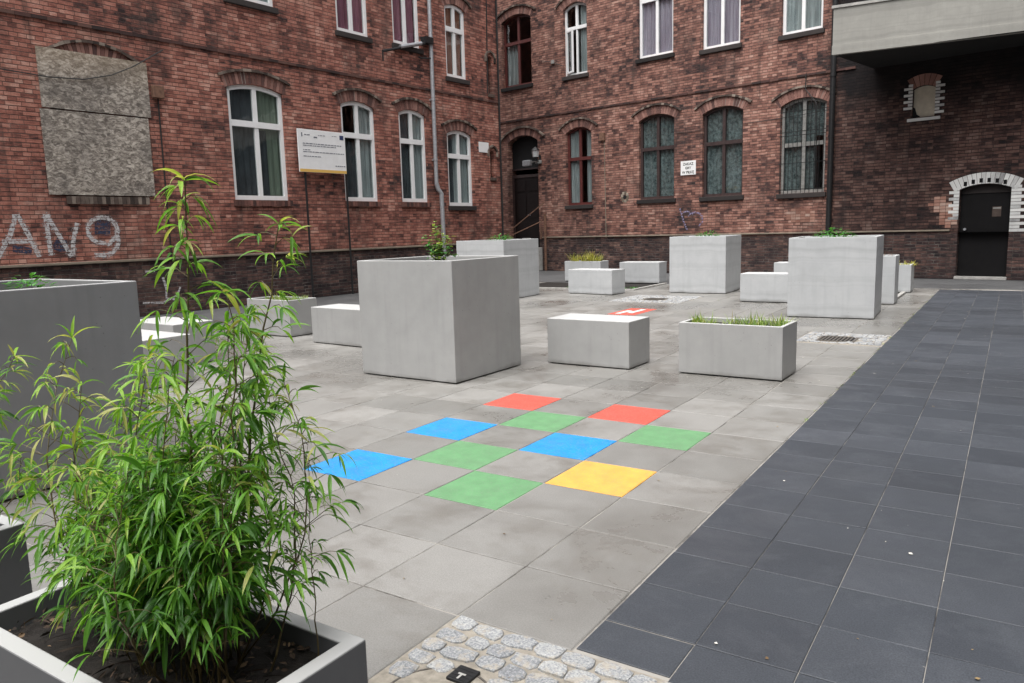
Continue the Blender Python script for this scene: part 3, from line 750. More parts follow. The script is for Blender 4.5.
mb.box(-.83, -.80, -.2035, -.2020, 3.69, 3.78); mb.box(-.48, -.38, -.2035, -.2020, 3.68, 3.71)
mb.build('lettering', M['ink'], bd)
t = NT('flag_blue'); M['flag'] = t.pbr((.03, .045, .12), .5); mb = MB(); mb.box(.29, .41, -.2035, -.2018, 3.69, 3.79); mb.build('flag_emblem', M['flag'], bd)
for x in (-.74, .48):
    mb = MB(); mb.tube([(x, -.14, .0), (x, -.14, 3.85)], .024, 8); mb.build('post', M['black_metal'], sg)
sp = empty('wall_plate', (-11.6, 9.6, 0), ANG_L); tag(sp, 'small blank white plate on the left wall beside the dark doorway', 'sign')
mb = MB(); mb.bbox(5.74, 6.2, -.02, .0, 3.76, 4.06, .005); mb.build('plate', M['white_pvc'], sp)

# ---- back building
Bw = [dict(x0=-13.08, x1=-12.03, z0=2.21, z1=4.74), dict(x0=-10.2, x1=-8.95, z0=2.27, z1=4.81), dict(x0=-8.02, x1=-6.76, z0=2.25, z1=4.77), dict(x0=-5.68, x1=-4.46, z0=2.22, z1=4.70)]
Bu = [dict(x0=-13.11, x1=-12.15, z0=6.41, z1=8.67), dict(x0=-10.22, x1=-9.0, z0=6.5, z1=8.9), dict(x0=-8.06, x1=-6.89, z0=6.4, z1=8.8), dict(x0=-5.72, x1=-4.62, z0=6.37, z1=8.8)]
hb = [opening(d['x0'], d['x1'], d['z0'], d['z1'], .17) for d in Bw + Bu]
hb += [opening(-15.88, -14.52, 6.42, 8.8, .18), opening(-15.74, -14.33, .92, 4.72, .22), opening(-2.40, -1.91, 3.87, 4.60, .07)]
rdoor = opening(-1.28, -.24, 1.1, 2.21, .11)
hb.append(rdoor)
hb.append([(0.9, 1.6), (.9, 2.9), (2.0, 2.9), (2.0, 1.6)])
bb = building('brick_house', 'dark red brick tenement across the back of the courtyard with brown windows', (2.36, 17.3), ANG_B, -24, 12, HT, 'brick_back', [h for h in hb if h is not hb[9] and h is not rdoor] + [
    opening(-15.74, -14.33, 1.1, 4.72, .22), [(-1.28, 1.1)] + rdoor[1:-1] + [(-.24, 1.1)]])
mb = MB(); mb.box(-24, -15.742, 0, .449, 0, 1.098); mb.box(-15.738, -14.332, 0, .449, 0, .80); mb.box(-14.328, -1.282, 0, .449, 0, 1.098); mb.box(-.238, 12, 0, .449, 0, 1.098)
mb.build('plinth', M['brick_dark'], bb)
mb = MB(); mb.bbox(-14.2, -1.45, -.045, .02, 1.135, 1.175, .006); mb.bbox(.1, 12, -.045, .02, 1.135, 1.175, .006); mb.build('plinth_ledge', M['ledge'], bb)
mb = MB(); x = -24
while x < -3.9:
    mb.box(x, x + .245, -.035 + rnd.uniform(-.006, .006), .02, 5.235 + rnd.uniform(-.005, .005), 5.29, rnd.random()); x += .25
mb.build('string_course', M['course'], bb)
BT = dict(rise=.17, fy=.10)
window(bb, **Bw[0], **BT, fmat='red_wood', trans=.60, curtains=[(0, .4, 0, 1, 'curtain_white'), (.7, 1, 0, 1, 'curtain_white')], label='reddish ground-floor window nearest the dark doorway')
window(bb, **Bw[1], **BT, fmat='brown_wood', trans=.60, curtains=[(0, 1, 0, 1, 'curtain_lace')])
window(bb, **Bw[2], **BT, fmat='brown_wood', trans=.60, curtains=[(0, 1, 0, 1, 'curtain_lace')])
window(bb, **Bw[3], **BT, fmat='old_white', trans=.52, curtains=[(0, .75, 0, 1, 'curtain_lace'), (.75, 1, .6, 1, 'curtain_lace')], bars=True, label='whitish window behind a black iron grille')
window(bb, **Bu[0], **BT, fmat='white_pvc', trans=.66, curtains=[(.6, 1, 0, 1, 'curtain_white')], open_sash=True, label='narrow upper window with its left sash tilted open')
window(bb, **Bu[1], **BT, fmat='white_pvc', trans=.70, fw=.08, curtains=[(0, 1, 0, 1, 'curtain_mauve')], hood=False)
window(bb, **Bu[2], **BT, fmat='white_pvc', trans=.70, fw=.08, curtains=[(0, 1, 0, 1, 'curtain_mauve')], hood=False)
window(bb, **Bu[3], **BT, fmat='white_pvc', trans=.70, fw=.08, curtains=[(0, 1, 0, 1, 'curtain_white')], hood=False)
window(bb, -15.88, -14.52, 6.42, 8.8, .18, 'red_wood', .13, trans=.62, curtains=[(0, .45, 0, .6, 'curtain_white')], label='dark red-brown stair window above the doorway')
# far doorway
d = empty('doorway', (0, 0, 0), 0, bb)
mb = MB(); mb.box(-15.735, -14.335, .2, .26, 3.28, 3.38); mb.box(-15.735, -14.335, .21, .26, 3.55, 3.60)
mb.box(-15.735, -15.65, .2, .28, .8, 3.28); mb.box(-14.42, -14.335, .2, .28, .8, 3.28); mb.build('door_frame', M['brown_wood'], d)
mb = MB(); mb.box(-15.648, -14.422, .215, .27, .81, 3.278)
for x0 in (-15.55, -14.97):
    for z0, z1 in ((1.0, 1.7), (1.85, 2.7), (2.8, 3.18)): mb.bbox(x0, x0 + .45, .2, .214, z0, z1, .005)
dl = mb.build('door_leaf', M['door_wood'], d)
mb = MB(); mb.tube([(-15.0, .19, 1.95), (-14.9, .19, 1.95)], .018, 6); mb.build('door_handle', M['galv'], dl)
mb = MB(); mb.prism(opening(-15.73, -14.34, 3.601, 4.7, .22), .24, .25); mb.build('fanlight', M['dark_room'], d)
mb = MB(); arch_ring(mb, -15.74, -14.33, 4.5, .22, .006, .25, -.004, .11, over=.05); mb.build('arch', M['voussoir'], d)
mb = MB(); band(mb, -15.74, -14.33, 4.5, .22, .255, .315, -.06, .05, over=.16); mb.build('hood_moulding', M['hood'], d)
mb = MB()
for k in range(5): mb.bbox(-15.74 - .1, -14.2, -1.5 + k * .28 - .3, -.003 if k == 4 else -1.5 + k * .28 - .02, 0, .16 * (k + 1), .01)
mb.build('steps', M['kerb'], d)
mb = MB()
for (a, b, c_) in [((-15.5, -.9, 1.08), (-14.0, -.1, 2.35), .02), ((-14.75, -1.2, 1.2), (-14.1, -.12, 1.72), .02)]: mb.tube([a, b], c_, 6)
mb.tube([(-15.5, -.9, .4), (-15.5, -.9, 1.08)], .02, 6); mb.tube([(-14.75, -1.2, .4), (-14.75, -1.2, 1.2)], .02, 6); mb.build('handrail', M['rust'], d)
mb = MB(); mb.bbox(-14.35, -14.12, -.9, -.7, 0, 1.15, .01); mb.build('cheek_post', M['plaster'], d)
mb = MB(); mb.tube([(-14.02, -.06, .0), (-14.02, -.06, 1.95)], .045, 8); mb.tube([(-14.2, -.06, 1.1), (-14.2, -.06, 1.5)], .03, 8); mb.build('rusty_pipe', M['rust'], d)
# right door
d = empty('cellar_door', (0, 0, 0), 0, bb)
mb = MB(); mb.box(-1.276, -.244, .16, .22, .06, 1.999); dl = mb.build('door_leaf', M['door_black'], d)
mb = MB(); mb.prism([(-1.276, 2.002), (-1.276, 2.09)] + arch_pts(-1.276, -.244, 2.10, .10)[1:-1] + [(-.244, 2.09), (-.244, 2.002)], .14, .24); mb.build('door_head', M['sill_dark'], d)
mb = MB(); mb.box(-.62, -.44, .15, .158, 1.45, 1.68); mb.build('notice', M['hood'], dl)
mb = MB(); mb.box(-.61, -.45, .146, .149, 1.63, 1.66); mb.build('notice_strip', M['old_white'], dl)
mb = MB(); mb.tube([(-1.16, .10, 1.17), (-1.16, .16, 1.17)], .03, 8); mb.build('door_knob', M['galv'], dl)
mb = MB(); arch_ring(mb, -1.28, -.24, 2.1, .11, .004, .26, -.012, .10, .078, over=.12)
for side in (-1, 1):
    xa = -1.28 if side < 0 else -.24
    for k in range(10 if side < 0 else 14):
        z = 2.08 - k * .0755 + .0; l = .22 if k % 2 else .12
        if side < 0: mb.box(xa - l, xa - .003, -.01 + rnd.uniform(-.003, .003), .1, z, z + .066, rnd.random() * (1 if k < 8 else .3))
        else: mb.box(xa + .003, xa + l + .08, -.01 + rnd.uniform(-.003, .003), .1, z, z + .066, rnd.random())
mb.build('white_brick_surround', M['white_brick'], d)
mb = MB()
k = 0; w2 = .52
for k in range(1, 13, 2):
    x = -1.28 + 1.04 * k / 13; mb.box(x - .005, x + .065, -.0145, -.0125, 2.14 + .1 * math.sin(math.pi * (k + .5) / 13), 2.24 + .1 * math.sin(math.pi * (k + .5) / 13))
mb.build('dark_arch_brick', M['door_black'], d)
mb = MB(); mb.bbox(-1.30, -.22, -.06, .3, -.012, .055, .01); mb.build('threshold', M['kerb'], d)
# bricked-up niche
d = empty('blocked_opening', (0, 0, 0), 0, bb)
mb = MB(); mb.prism(opening(-2.398, -1.912, 3.872, 4.598, .07), .08, .2); mb.build('plaster_infill', M['beige'], d)
mb = MB()
for side in (-1, 1):
    xa = -2.40 if side < 0 else -1.91
    for k in range(10 if side > 0 else 8):
        z = 4.60 - k * .0755 ; l = .2 if k % 2 else .1
        if side < 0: mb.box(xa - l, xa - .003, -.012, .07, z - .0, z + .058, rnd.uniform(.2, 1))
        else: mb.box(xa + .003, xa + l, -.012, .07, z, z + .058, rnd.uniform(.2, 1))
mb.bbox(-2.5, -1.78, -.04, .07, 3.78, 3.85, .005)
mb.build('white_quoin', M['white_brick'], d)
mb = MB(); arch_ring(mb, -2.40, -1.91, 4.53, .07, .006, .27, -.008, .1, .075); mb.build('arch', M['voussoir'], d)
mb = MB(); mb.prism([(-2.40, 3.86), (-2.40, 4.12), (-2.36, 4.1), (-2.32, 3.95), (-2.25, 3.9), (-2.22, 3.86)], .055, .078); mb.build('broken_plaster', M['dark_room'], d)
# vent rosette, box, cable, pipe
mb = MB()
for k in range(9):
    a = 2 * math.pi * k / 9; mb.bbox(-10.73 + .11 * math.cos(a) - .045, -10.73 + .11 * math.cos(a) + .045, -.012, .01, 2.38 + .13 * math.sin(a) - .045, 2.38 + .13 * math.sin(a) + .045, .01, rnd.random())
v_ = mb.build('vent_surround', M['ledge'], bb)
mb = MB(); mb.tube([(-10.73, -.014, 2.38), (-10.73, -.004, 2.38)], .06, 10); mb.build('vent_hole', M['dark_room'], v_)
mb = MB(); mb.bbox(-11.64, -11.46, -.1, 0, 4.2, 4.45, .01); mb.build('junction_box', M['rust'], bb)
mb = MB(); mb.tube([(-11.5, -.02, 4.2), (-11.48, -.02, 2.8), (-11.46, -.02, 1.1)], .013, 5); mb.build('conduit', M['ledge'], bb)
mb = MB(); mb.tube([(-4.28, -.1, 12.4), (-4.28, -.1, .05)], .07, 12)
for z in (2.0, 3.6, 5.1): mb.tube([(-4.28, -.1, z), (-4.28, -.1, z + .05)], .082, 12)
mb.build('downpipe', M['black_metal'], bb)
for pp, rr in [(sag((-6.7, -.02, 4.22), (-4.4, -.03, 4.3), .02), .008), (sag((-8.9, -.02, 4.18), (-8.05, -.02, 4.18), .01), .008), ([(-5.0, -.05, 5.3), (-5.0, -.07, 4.9), (-4.7, -.05, 4.5), (-4.66, -.05, 2.4)], .012), ([(-14.2, -.03, 7.1), (-13.56, -.03, 6.95), (-13.1, -.03, 6.75)], .01)]:
    mb = MB(); mb.tube(pp, rr, 6); mb.build('cable', M['cable'], bb)
mb = MB(); mb.bbox(-13.62, -13.5, -.06, 0, 6.9, 7.02, .01); mb.build('cable_bracket', M['old_white'], bb)
M['spray_violet'] = spray('violet_spray', (.30, .27, .42), .5)
mb = MB(); stroke(mb, [(-8.75, 1.95), (-8.62, 1.55), (-8.5, 1.3)], .05); stroke(mb, arc(-8.25, 1.6, .26, .22, 150, -60, 10), .05, -.0046); stroke(mb, [(-8.7, 1.8), (-8.5, 1.86), (-8.3, 1.75)], .04, -.0052)
mb.build('violet_graffiti', M['spray_violet'], bb)
mb = MB(); stroke(mb, [(-7.9, 1.7), (-7.6, 1.66)], .25); mb.build('blue_graffiti', spray('blue_haze_spray', (.05, .08, .2), .35), bb)
# exposed pale patches of brick
M['patch'] = tone_mat('spalled_brick', [(0., (.24, .11, .08)), (.5, (.38, .21, .16)), (1., (.48, .35, .29))], soot=.35)
for cx, cz, rx, rz, n in [(-5.15, 1.58, .42, .22, 26), (-1.55, 1.42, .22, .3, 14), (-1.75, 1.75, .22, .2, 9)]:
    mb = MB()
    cells = [(round(cx / .13) * .13 + i * .13, round(cz / .0755) * .0755 + j * .0755) for i in range(-4, 5) for j in range(-5, 6)]
    for x, z in cells:
        if ((x - cx) / rx) ** 2 + ((z - cz) / rz) ** 2 > rnd.uniform(.75, 1.15): continue
        mb.box(x + .004, x + .126, -.0045 - .0001 * rnd.randint(0, 20), .01, z + .006, z + .071, rnd.random())
    mb.build('pale_brick_patch', M['patch'], bb)
# concrete balcony
import math as _m
cb = empty('balcony', (0, 0, 0), 0, bb)
Mi = Matrix.Translation((2.36, 17.3, 0)) @ Matrix.Rotation(ANG_B, 4, 'Z'); Mi = Mi.inverted()
fl = Mi @ Vector((-1.45, 15.41, 5.16)); frr = Mi @ Vector((6.4, 16.19, 5.16)); dirv = (frr - fl)
def onfront(x, dy): k = (x - fl.x) / dirv.x; return fl.y + dirv.y * k + dy
mb = MB()
def slabpoly(pts, z0, z1): 
    n = len(pts); mb.add([(x, y, z0) for x, y in pts] + [(x, y, z1) for x, y in pts], [tuple(reversed(range(n))), tuple(range(n, 2 * n))] + [(i, (i + 1) % n, (i + 1) % n + n, i + n) for i in range(n)])
xl, xr = fl.x, 8.
slabpoly([(xl, onfront(xl, 0)), (xr, onfront(xr, 0)), (xr, onfront(xr, .12)), (xl + .01, onfront(xl, .12))], 5.16, 5.36)
slabpoly([(xl - .0, onfront(xl, .03)), (xr, onfront(xr, .03)), (xr, onfront(xr, .18)), (xl, onfront(xl, .18))], 5.362, 6.16)
slabpoly([(xl, onfront(xl, .182)), (xl + .15, onfront(xl, .182)), (xl + .27, -.002), (xl + .12, -.002)], 5.362, 6.16)
mb.build('balcony_parapet', M['parapet'], cb)
mb = MB(); slabpoly([(xl + .011, onfront(xl, .122)), (xr, onfront(xr, .122)), (xr, -.002), (xl + .12, -.002)], 5.17, 5.358); mb.build('soffit', M['shaded_concrete'], cb)
mb = MB(); slabpoly([(xl - .03, onfront(xl, -.01)), (xr, onfront(xr, -.01)), (xr, onfront(xr, .22)), (xl - .03, onfront(xl, .22))], 6.162, 6.22); mb.build('coping', M['kerb'], cb)
# lantern by the doorway
lp = empty('wall_lamp', (2.36, 17.3, 0), ANG_B); tag(lp, 'small lantern with black cap on the back wall beside the dark doorway', 'lamp')
lx, lz = -14.22, 4.02
mb = MB(); mb.box(lx - .03, lx + .03, -.04, 0, lz - .3, lz - .05); mb.tube([(lx, -.02, lz - .25), (lx, -.25, lz - .25), (lx, -.25, lz - .14)], .015, 6); mb.build('arm', M['black_metal'], lp)
mb = MB(); mb.tube([(lx, -.25, lz - .12), (lx, -.25, lz + .1)], [.10, .13], 6); mb.build('lamp_glass', M['lamp_glass'], lp)
mb = MB(); mb.tube([(lx, -.25, lz + .102), (lx, -.25, lz + .15), (lx, -.25, lz + .22)], [.16, .12, .03], 6); mb.build('cap', M['black_metal'], lp)
mb = MB(); mb.tube([(lx, -.25, lz - .16), (lx, -.25, lz - .122)], [.08, .11], 6); mb.build('base', M['black_metal'], lp)
fl_ = empty('flood_light', (2.36, 17.3, 0), ANG_B); tag(fl_, 'grey flood light below the lantern, over the dark doorway', 'lamp')
mb = MB(); mb.bbox(-14.78, -14.45, -.32, -.16, 3.62, 3.82, .02); mb.build('housing', M['galv'], fl_)
mb = MB(); mb.tube([(-14.25, -.003, 3.76), (-14.3, -.2, 3.76), (-14.5, -.24, 3.74)], .02, 6); mb.bbox(-14.36, -14.14, -.12, -.003, 3.68, 3.80, .02); mb.build('mount', M['old_white'], fl_)
# no-play sign
ns = empty('notice_sign', (2.36, 17.3, 0), ANG_B); tag(ns, 'small white notice with three black lines between the two lace-curtained windows', 'sign')
mb = MB(); mb.bbox(-8.72, -8.22, -.02, 0, 2.92, 3.33, .004); pl = mb.build('plate', M['white_pvc'], ns)
M['text_black'] = simple('text_black', (.01, .015, .01), .6, .1)
for s_, z, sz in (('ZAKAZ', 3.205, .105), ('GRY', 3.09, .10), ('W PIŁKĘ', 2.965, .105)):
    cu = bpy.data.curves.new('t', 'FONT'); cu.body = s_; cu.size = sz; cu.align_x = 'CENTER'; cu.extrude = .001; cu.offset = .002
    o_ = bpy.data.objects.new('t', cu); me = bpy.data.meshes.new_from_object(o_); bpy.data.objects.remove(o_)
    o_ = bpy.data.objects.new('lettering', me); col.objects.link(o_); me.materials.append(M['text_black']); o_.parent = pl
    o_.rotation_euler = (R(90), 0, 0); o_.location = (-8.47, -.0215, z)
# ---- unseen walls added behind and beside the viewer to shape light and reflections
for nm, lb, x0, x1, y0, y1 in [('added_court_wall', 'added unseen brick wall right of the viewer, shaping light and reflections', 8.6, 9.2, -16, 15.), ('added_court_wall', 'added unseen brick wall behind the viewer, shaping light and reflections', -13, 8.5, -16.6, -16.)]:
    mb = MB(); mb.box(x0, x1, y0, y1, 0, 15); tag(mb.build(nm, M['brick_dark']), lb, 'wall')

# ------------------------------------------------------------------ concrete furniture
def tub(x0, x1, y0, y1, h, label, mat='concrete', wall_=.05, soil=.10, rz=0, group=None, name='concrete_planter', b=.006, dark=False):
    cx, cy = (x0 + x1) / 2, (y0 + y1) / 2; r = empty(name, (cx, cy, 0), R(rz)); tag(r, label, 'planter', group)
    a, c_ = (x1 - x0) / 2, (y1 - y0) / 2; z1 = h
    bm = bmesh.new(); zb = .012
    o_ = [(-a, -c_), (a, -c_), (a, c_), (-a, c_)]; i_ = [(-a + wall_, -c_ + wall_), (a - wall_, -c_ + wall_), (a - wall_, c_ - wall_), (-a + wall_, c_ - wall_)]
    zi = z1 - soil - .1
    V = [bm.verts.new((*p, zb)) for p in o_] + [bm.verts.new((*p, z1)) for p in o_] + [bm.verts.new((*p, z1)) for p in i_] + [bm.verts.new((*p, zi)) for p in i_]
    for k in range(4):
        j = (k + 1) % 4
        for q in (0, 4, 8): bm.faces.new((V[k + q], V[j + q], V[j + q + 4], V[k + q + 4]))
    bm.faces.new([V[k] for k in (3, 2, 1, 0)]); bm.faces.new([V[12 + k] for k in range(4)])
    bmesh.ops.recalc_face_normals(bm, faces=bm.faces)
    es = [e for e in bm.edges if len(e.link_faces) == 2 and e.calc_face_angle(0) > .5]
    bmesh.ops.bevel(bm, geom=es, offset=b, segments=2, affect='EDGES', profile=.5)
    mb = MB(); mb.bm(bm); sh = mb.build('shell', [M[mat], M['planter_dark']], r)
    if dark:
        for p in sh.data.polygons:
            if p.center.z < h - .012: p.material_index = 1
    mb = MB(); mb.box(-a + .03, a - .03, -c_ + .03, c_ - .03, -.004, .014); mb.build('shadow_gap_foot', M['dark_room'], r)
    mb = MB(); nx = max(4, int(a * 24)); ny = max(3, int(c_ * 24)); vs = []
    for q in range(ny + 1):
        for p in range(nx + 1):
            vs.append((-a + wall_ - .01 + (2 * a - 2 * wall_ + .02) * p / nx, -c_ + wall_ - .01 + (2 * c_ - 2 * wall_ + .02) * q / ny, z1 - soil + rnd.uniform(-.012, .012)))
    mb.add(vs, [(q * (nx + 1) + p, q * (nx + 1) + p + 1, (q + 1) * (nx + 1) + p + 1, (q + 1) * (nx + 1) + p) for q in range(ny) for p in range(nx)])
    mb.build('soil', M['soil'], r)
    return r
def bench(x0, x1, y0, y1, h, label, mat='concrete', rz=0):
    cx, cy = (x0 + x1) / 2, (y0 + y1) / 2; a, c_ = (x1 - x0) / 2, (y1 - y0) / 2
    r = empty('concrete_bench', (cx, cy, 0), R(rz)); tag(r, label, 'bench', 'plain concrete block benches')
    mb = MB(); mb.bbox(-a, a, -c_, c_, .012, h, .006); mb.build('block', M[mat], r)
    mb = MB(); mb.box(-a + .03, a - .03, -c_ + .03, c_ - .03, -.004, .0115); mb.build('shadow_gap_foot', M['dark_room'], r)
GC = 'tall cube planters of concrete'; GL = 'low oblong planters of concrete'
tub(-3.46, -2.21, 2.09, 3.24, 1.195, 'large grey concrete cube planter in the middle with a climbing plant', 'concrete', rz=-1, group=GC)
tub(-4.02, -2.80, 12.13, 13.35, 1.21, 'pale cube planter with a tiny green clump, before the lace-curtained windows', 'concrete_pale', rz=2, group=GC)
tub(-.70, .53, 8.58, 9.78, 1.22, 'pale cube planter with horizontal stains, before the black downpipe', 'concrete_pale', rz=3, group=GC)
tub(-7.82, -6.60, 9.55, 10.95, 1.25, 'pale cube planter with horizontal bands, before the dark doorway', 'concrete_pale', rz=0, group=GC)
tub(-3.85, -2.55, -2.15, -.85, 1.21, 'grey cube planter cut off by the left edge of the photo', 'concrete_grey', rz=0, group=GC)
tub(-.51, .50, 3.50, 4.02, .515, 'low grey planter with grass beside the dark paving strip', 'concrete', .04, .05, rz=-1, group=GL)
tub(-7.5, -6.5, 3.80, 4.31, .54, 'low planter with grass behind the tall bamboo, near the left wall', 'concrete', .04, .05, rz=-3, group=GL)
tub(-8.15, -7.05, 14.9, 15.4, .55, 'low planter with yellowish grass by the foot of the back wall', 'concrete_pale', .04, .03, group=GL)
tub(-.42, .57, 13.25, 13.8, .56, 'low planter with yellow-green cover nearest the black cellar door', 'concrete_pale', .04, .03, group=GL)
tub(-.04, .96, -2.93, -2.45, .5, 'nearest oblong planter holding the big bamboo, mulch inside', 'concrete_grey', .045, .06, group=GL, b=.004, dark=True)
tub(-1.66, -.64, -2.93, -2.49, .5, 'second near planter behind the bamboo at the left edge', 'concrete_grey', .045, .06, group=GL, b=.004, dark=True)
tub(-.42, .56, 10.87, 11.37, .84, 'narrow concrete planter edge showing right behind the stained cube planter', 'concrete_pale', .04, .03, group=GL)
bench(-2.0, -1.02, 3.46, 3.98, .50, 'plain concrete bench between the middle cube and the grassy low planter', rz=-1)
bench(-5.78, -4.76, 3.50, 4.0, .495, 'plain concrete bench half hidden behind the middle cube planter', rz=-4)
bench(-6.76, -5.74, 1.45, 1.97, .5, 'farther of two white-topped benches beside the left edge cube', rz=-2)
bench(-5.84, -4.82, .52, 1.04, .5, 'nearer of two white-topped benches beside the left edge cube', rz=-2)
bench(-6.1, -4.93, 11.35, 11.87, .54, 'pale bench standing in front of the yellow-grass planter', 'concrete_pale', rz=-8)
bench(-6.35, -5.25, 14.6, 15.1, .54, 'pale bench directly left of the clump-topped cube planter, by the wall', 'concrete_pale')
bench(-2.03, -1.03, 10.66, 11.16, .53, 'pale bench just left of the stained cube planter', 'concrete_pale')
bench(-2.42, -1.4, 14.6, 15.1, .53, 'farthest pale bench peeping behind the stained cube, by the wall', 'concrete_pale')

# ------------------------------------------------------------------ plants
def leaf_mat(name, stops, trans=.35, rough=.45):
    t = NT(name); g = t.geo()
    f = t.math('MULTIPLY_ADD', t.math('SUBTRACT', t.noise(g, 30, 2), .5), .25, t.tone())
    c = t.ramp(f, stops)
    p = t.pbr(c, rough, None, Specular_IOR_Level=.5)
    tl = t.n('BsdfTranslucent'); t.nt.links.new(t.mix(1., c, (1.5, 1.5, .6), 'MULTIPLY'), tl.inputs[0])
    mx = t.n('MixShader', i={0: trans, 1: t.p.outputs[0], 2: tl.outputs[0]}); t.nt.links.new(mx.outputs[0], t.out.inputs[0]); return t.mat
M['bamboo_leaf'] = leaf_mat('bamboo_leaf', [(0., (.02, .075, .012)), (.4, (.065, .19, .022)), (.7, (.15, .35, .04)), (.95, (.30, .50, .06)), (1., (.42, .42, .15))], .42)
M['cane'] = simple('cane', (.10, .075, .03), .5, .4, 25)
M['leaf_green'] = leaf_mat('leaf_green', [(0., (.03, .12, .03)), (1., (.12, .34, .08))])
M['leaf_yellow'] = leaf_mat('leaf_yellow', [(0., (.16, .17, .03)), (.5, (.36, .36, .07)), (1., (.5, .45, .16))])
M['grass_green'] = leaf_mat('grass_green', [(0., (.07, .17, .02)), (.8, (.34, .46, .12)), (1., (.50, .42, .20))])
M['dry'] = simple('dry_leaf', (.20, .13, .08), .8, .5, 20)

def blade(mb, base, d, length, width, droop, tone, seg=5, fold=.25, twist=None):
    """lance-shaped leaf starting at base, direction d, bending down"""
    d = d.normalized(); up = Vector((0, 0, 1)); side = d.cross(up)
    if side.length < .05: side = Vector((1, 0, 0))
    side.normalize()
    if twist: side = (Matrix.Rotation(twist, 3, d) @ side)
    p = base.copy(); vs = []; prof = [.12, .8, 1., .85, .5, .0]
    for k in range(seg + 1):
        f = k / seg; w = width * .5 * prof[min(5, round(f * 5))]
        nn = side.cross(d).normalized()
        vs += [p - side * w + nn * w * fold, p.copy(), p + side * w + nn * w * fold]
        p = p + d * (length / seg); d = (d + Vector((0, 0, -droop / seg))).normalized()
    fs = []
    for k in range(seg):
        a = 3 * k; fs += [(a, a + 1, a + 4, a + 3), (a + 1, a + 2, a + 5, a + 4)]
    mb.add(vs, fs, tone)

rb = random.Random(11)
def cluster(lm, p, d, n, L, young):
    for k in range(n):
        dd = d + Vector((rb.gauss(0, .55), rb.gauss(0, .55), rb.gauss(-.12, .35)))
        l = L * rb.uniform(.5, 1.2)
        tn = min(1, max(0, rb.gauss(young, .2))); tn = 1. if rb.random() < .02 else tn
        blade(lm, p, dd, l, l * rb.uniform(.095, .14), rb.uniform(.8, 2.3), tn, 5, .25, rb.gauss(0, .6))
def bamboo(parent, base, top, r=.004, dens=1., z_leaf=.25, L=.085, spread=.11, young=.5, bend=.05, leafmax=1.):
    base, top = Vector(base), Vector(top); n = 14; H = (top - base).length
    side = Vector((rb.gauss(0, 1), rb.gauss(0, 1), 0)) * bend
    pts = [base.lerp(top, k / n) + side * math.sin(math.pi * k / n) + Vector((rb.gauss(0, .004), rb.gauss(0, .004), 0)) for k in range(n + 1)]
    mb = MB(); mb.tube(pts, [r * (1 - .75 * k / n) for k in range(n + 1)], 6)
    lm = MB()
    def at(f):
        f = min(.9999, max(0, f)) * n; k = int(f); return pts[k].lerp(pts[k + 1], f - k)
    m = int(H / .027 * dens); ph = rb.uniform(0, 6)
    for k in range(m):
        f = z_leaf + (1 - z_leaf) * (k + rb.random()) / m
        p = at(f); a = ph + k * 2.4 + rb.gauss(0, .5)
        taper = (1 - f) ** .45 * .8 + .22
        l = spread * taper * rb.uniform(.5, 1.35)
        d = Vector((math.cos(a), math.sin(a), rb.uniform(.35, 1.1))).normalized()
        q = [p, p + d * l * .5, p + d * l * .85 + Vector((0, 0, -.006)), p + d * l + Vector((0, 0, -.015))]
        mb.tube(q, [.0013, .001, .0008, .0006], 3, cap=False)
        dd = Vector((d.x, d.y, rb.uniform(-.25, .3)))
        yg = young + .06 + .34 * (f - .5)
        cluster(lm, q[-1], dd, rb.randint(3, 6), L * (.72 + .4 * (1 - f)), yg)
        if rb.random() < .6: cluster(lm, q[1], Vector((d.x + rb.gauss(0, .5), d.y + rb.gauss(0, .5), .1)), 2, L * .9, yg)
    for k in range(3): cluster(lm, pts[-1], Vector((rb.gauss(0, .4), rb.gauss(0, .4), .6)), 2, L * .9, min(.95, young + .25))
    c = mb.build('cane', M['cane'], parent); f_ = lm.build('foliage', M['bamboo_leaf'], c)
    return c
bp = empty('bamboo_plant', (.5, -2.68, .44)); tag(bp, 'big leafy bamboo in the nearest planter', 'bamboo')
bp_inv = Vector((.5, -2.68, .44))
def bam(par, org, base, top, **k): bamboo(par, Vector(base) - org, Vector(top) - org, **k)
